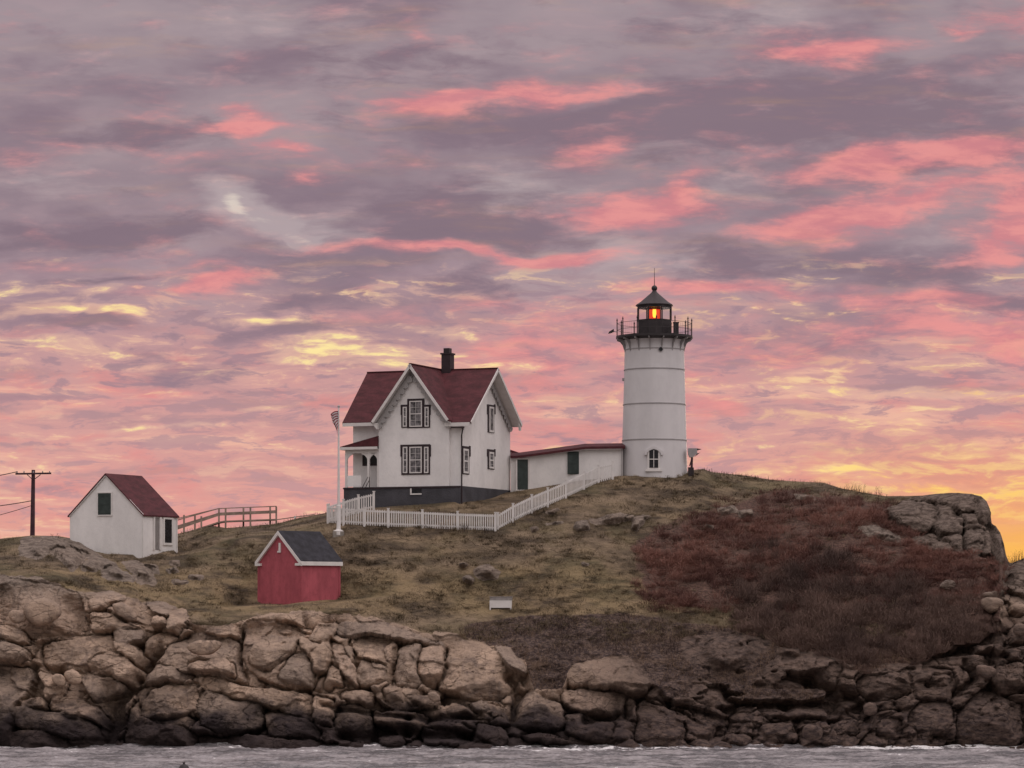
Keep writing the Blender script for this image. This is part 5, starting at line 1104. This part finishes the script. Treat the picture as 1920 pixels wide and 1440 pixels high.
def blades(name, px, py, h, w_, lean, mat, label, cat, nseg=1, keep_rock=.35, kids=0):
    X_, Y_, Z_, rk = surf_pts(px, py); ok = rk < keep_rock; X_, Y_, Z_, h = X_[ok], Y_[ok], Z_[ok], h[ok]
    rng = np.random.RandomState(len(px))
    n = len(X_); 
    base = np.stack([X_ + rng.uniform(-.08, .08, n), Y_ + rng.uniform(-.25, .25, n), Z_-.06], -1)
    ang = rng.uniform(0, 2*math.pi, n); ln = rng.normal(0, lean, (n, 2))
    tip = base + np.stack([ln[:, 0]*h, ln[:, 1]*h, h], -1)
    segs = [(base, tip, w_*rng.uniform(.7, 1.3, n))]
    for k in range(kids):
        t_ = rng.uniform(.2, .7, n)[:, None]; b0 = base*(1-t_) + tip*t_; l2 = rng.normal(0, lean*2.2, (n, 2)); hh_ = h*rng.uniform(.35, .7, n)
        segs.append((b0, b0 + np.stack([l2[:, 0]*hh_, l2[:, 1]*hh_, hh_*.9], -1), w_*.6*np.ones(n)))
    V, Fc, Rn = [], [], []; off = 0; rv = rng.rand(n)
    for b0, t0, ww in segs:
        d_ = np.stack([np.cos(ang)*ww/2, np.sin(ang)*ww/2*.3, np.zeros(n)], -1)
        V.append(np.stack([b0-d_, b0+d_, t0], 1).reshape(-1, 3)); Fc.append(np.arange(3*n).reshape(-1, 3)+off); Rn.append(np.repeat(rv, 3)); off += 3*n
    me_ = npmesh(name, np.concatenate(V), np.concatenate(Fc), False)
    a_ = me_.attributes.new('rnd', 'FLOAT', 'POINT'); a_.data.foreach_set('value', np.concatenate(Rn).astype(np.float32))
    o = link(name, me_, mat); return tag(o, label, cat, kind='stuff')
rng = np.random.RandomState(4)
def sample(n, x0, x1, y0, y1, fn):
    out = [[], []]
    while sum(map(len, out[0])) < n:
        px = rng.uniform(x0, x1, 40000); py = rng.uniform(y0, y1, 40000); ok = (rng.rand(40000) < fn(px, py)) & (py > crest(px)+1)
        out[0].append(px[ok]); out[1].append(py[ok])
    return np.concatenate(out[0])[:n], np.concatenate(out[1])[:n]
def bushes(name, cx, cy, n, hlo, hhi, w_, mat, label, cat, rad=.55, seed=1):
    """fans of twigs from many rootstocks: each clump has its own height and tone"""
    rg = np.random.RandomState(seed); X_, Y_, Z_, rk = surf_pts(cx, cy); ok = rk < .5; X_, Y_, Z_ = X_[ok], Y_[ok], Z_[ok]; m = len(X_)
    H = rg.uniform(hlo, hhi, m)*(.6+.8*rg.rand(m)); T = .2+.6*rg.rand(m); R_ = rad*rg.uniform(.6, 1.5, m)
    ii = np.repeat(np.arange(m), n); k = len(ii)
    a = rg.uniform(0, 2*math.pi, k); r = np.sqrt(rg.rand(k)); h = H[ii]*np.clip(1.05-.55*r**2, .2, 1)*rg.uniform(.55, 1.1, k)
    b0 = np.stack([X_[ii]+np.cos(a)*r*R_[ii]*.55, Y_[ii]+np.sin(a)*r*R_[ii]*.55, Z_[ii]-.08], -1)
    t0 = b0 + np.stack([np.cos(a)*r*R_[ii]*.7+rg.normal(0, .08, k), np.sin(a)*r*R_[ii]*.7+rg.normal(0, .08, k), h], -1)
    ww = w_*rg.uniform(.6, 1.5, k); S_ = [(b0, t0, ww)]
    for q in range(2):
        u_ = rg.uniform(.3, .85, k)[:, None]; s0 = b0*(1-u_)+t0*u_; S_.append((s0, s0+np.stack([rg.normal(0, .16, k), rg.normal(0, .16, k), h*rg.uniform(.1, .4, k)], -1), ww*.6))
    V, Fc, Rn = [], [], []; off = 0; rv = np.clip(T[ii]*.75+.25*rg.rand(k), 0, 1)
    for p0, p1, w2 in S_:
        d_ = np.stack([w2/2, w2*.1, np.zeros(k)], -1); V.append(np.stack([p0-d_, p0+d_, p1], 1).reshape(-1, 3)); Fc.append(np.arange(3*k).reshape(-1, 3)+off); Rn.append(np.repeat(rv, 3)); off += 3*k
    me_ = npmesh(name, np.concatenate(V), np.concatenate(Fc), False); a_ = me_.attributes.new('rnd', 'FLOAT', 'POINT'); a_.data.foreach_set('value', np.concatenate(Rn).astype(np.float32))
    return tag(link(name, me_, mat), label, cat, kind='stuff')
SCP = np.array([(1212,1030),(1275,985),(1330,962),(1420,932),(1560,928),(1680,948),(1800,1010),(1890,1066),(1960,1085),(1960,1130),(1500,1120),(1400,1110),(1385,1140),(1235,1135),(1200,1090)], float)
def in_red(px, py):
    s_ = sdf_poly(px+26*fbm(px/90, py/50, 75, 4), py+12*fbm(px/70, py/40, 77, 4), SCP); return np.clip(.5+s_/50, 0, 1)**1.2*np.clip(.6+1.3*fbm(px/60, py/30, 200, 4), .05, 1)
px, py = sample(1700, 1150, 2000, 915, 1160, in_red)
bushes('red_thicket', px, py, 46, .25, .62, .024, vmat('red_twigs', (.115, .060, .052, 1), (.285, .145, .115, 1), .12), 'dense reddish brown leafless thicket spread over the right slope', 'thicket', seed=3)
DKP = np.array([(1400,1095),(1430,1045),(1500,1030),(1580,1055),(1640,1100),(1760,1115),(1840,1140),(1870,1200),(1800,1235),(1600,1262),(1480,1240),(1400,1190),(1375,1140)], float)
def in_dk(px, py):
    s_ = sdf_poly(px+20*fbm(px/60, py/50, 210, 4), py+12*fbm(px/50, py/40, 212, 4), DKP); return np.clip(.45+s_/90, 0, 1)**1.3*np.clip(.5+1.3*fbm(px/50, py/34, 205, 4), .05, 1)
px, py = sample(620, 1340, 1900, 1000, 1280, in_dk)
bushes('bare_brush', px, py, 80, .5, 1.15, .024, vmat('grey_twigs', (.078, .052, .046, 1), (.20, .132, .108, 1), .12), 'tall grey brown leafless brush below the red thicket on the right', 'brush', .7, seed=5)
def in_he(px, py):
    hl = np.interp(px, [860, 880, 960, 1200, 1330, 1420], [1172, 1170, 1158, 1152, 1172, 1174]); rt_ = np.interp(px, ROCKTOP[:, 0], ROCKTOP[:, 1])
    return np.clip((py-hl)/8, 0, 1)*(py < rt_+6+70*(px > 1230))*np.clip(.4+1.1*fbm(px/30, py/14, 222, 3), .03, 1)
px, py = sample(22000, 860, 1900, 1145, 1340, in_he)
blades('dry_heath', px, py, rng.uniform(.12, .38, len(px)), .03, .5, vmat('heath_stems', (.055, .038, .036, 1), (.20, .135, .095, 1)), 'low dark withered heath growing between the lawn and the shore rocks', 'heath', kids=1)
def in_gr(px, py):
    rt_ = np.interp(px, ROCKTOP[:, 0], ROCKTOP[:, 1]); return (py < rt_-2)*np.clip(.5+1.6*fbm(px/40, py/13, 232, 4), .03, 1)*(1-.9*(sdf_poly(px, py, SCP) > 0))
px, py = sample(110000, -280, 1700, 880, 1210, in_gr)
blades('dry_grass', px, py, rng.uniform(.06, .20, len(px)), .024, .6, vmat('grass_blades', (.095, .072, .050, 1), (.255, .195, .125, 1), .5), 'short dry olive and tan grass covering the whole slope', 'grass')
# weeds: along the foot of the fence, on the skyline
def clump(pts, hlo, hhi, n, name, label, mat, spread=.15, w_=.02):
    V, Fc, Rn = [], [], []
    for p_ in pts:
        for _ in range(n):
            h_ = rng.uniform(hlo, hhi); b0 = Vector(p_)+Vector((rng.normal(0, spread), rng.normal(0, .1), -.05)); t0 = b0+Vector((rng.normal(0, .18)*h_, rng.normal(0, .1)*h_, h_)); i = len(V)
            V += [b0-Vector((w_/2, 0, 0)), b0+Vector((w_/2, 0, 0)), t0]; Fc.append((i, i+1, i+2)); Rn += [rng.rand()]*3
            for _k in range(2):
                m0 = b0.lerp(t0, rng.uniform(.3, .8)); t1 = m0+Vector((rng.normal(0, .25)*h_, 0, h_*.3)); i = len(V); V += [m0-Vector((w_*.3, 0, 0)), m0+Vector((w_*.3, 0, 0)), t1]; Fc.append((i, i+1, i+2)); Rn += [rng.rand()]*3
    me_ = npmesh(name, [tuple(v) for v in V], Fc, False); a_ = me_.attributes.new('rnd', 'FLOAT', 'POINT'); a_.data.foreach_set('value', np.array(Rn, np.float32))
    return tag(link(name, me_, mat), label, 'weeds', kind='stuff')
wmat = vmat('weed_stems', (.045, .032, .030, 1), (.13, .09, .06, 1))
clump([G(x_, y_)-Vector((0, .15, 0)) for x_, y_ in ((830, 995), (838, 996), (848, 996), (864, 998), (870, 998), (876, 998), (893, 999), (905, 999), (962, 984), (1003, 965))], .25, .75, 9, 'fence_weeds', 'dry weeds at the foot of the white picket fence', wmat)
sk = [(x_, crest(x_)+2) for x_ in list(np.arange(1318, 1420, 7))+[1586, 1592, 1597, 1603, 1608, 1614, 1632, 1640, 1655]+list(np.arange(330, 620, 16))+list(np.arange(1440, 1560, 12))+list(np.arange(1895, 1925, 5))+[98, 102]]
clump([G(x_, y_) for x_, y_ in sk], .08, .32, 7, 'skyline_weeds', 'sparse dry weeds standing along the skyline of the hill', wmat, .3, .025)
clump([G(x_, crest(x_)+2) for x_ in (1592, 1600, 1606, 1612, 1648, 1905, 1912, 1918)], .4, .8, 8, 'skyline_bushes', 'thin leafless bushes on the skyline near the headland rocks', wmat, .2, .02)

px, py = sample(2600, -280, 1700, 880, 1200, in_gr)
bushes('grass_tussocks', px, py, 22, .10, .30, .028, vmat('straw', (.115, .090, .060, 1), (.27, .21, .135, 1), .5), 'tufts of taller straw coloured grass scattered over the slope', 'grass', .3, seed=9)
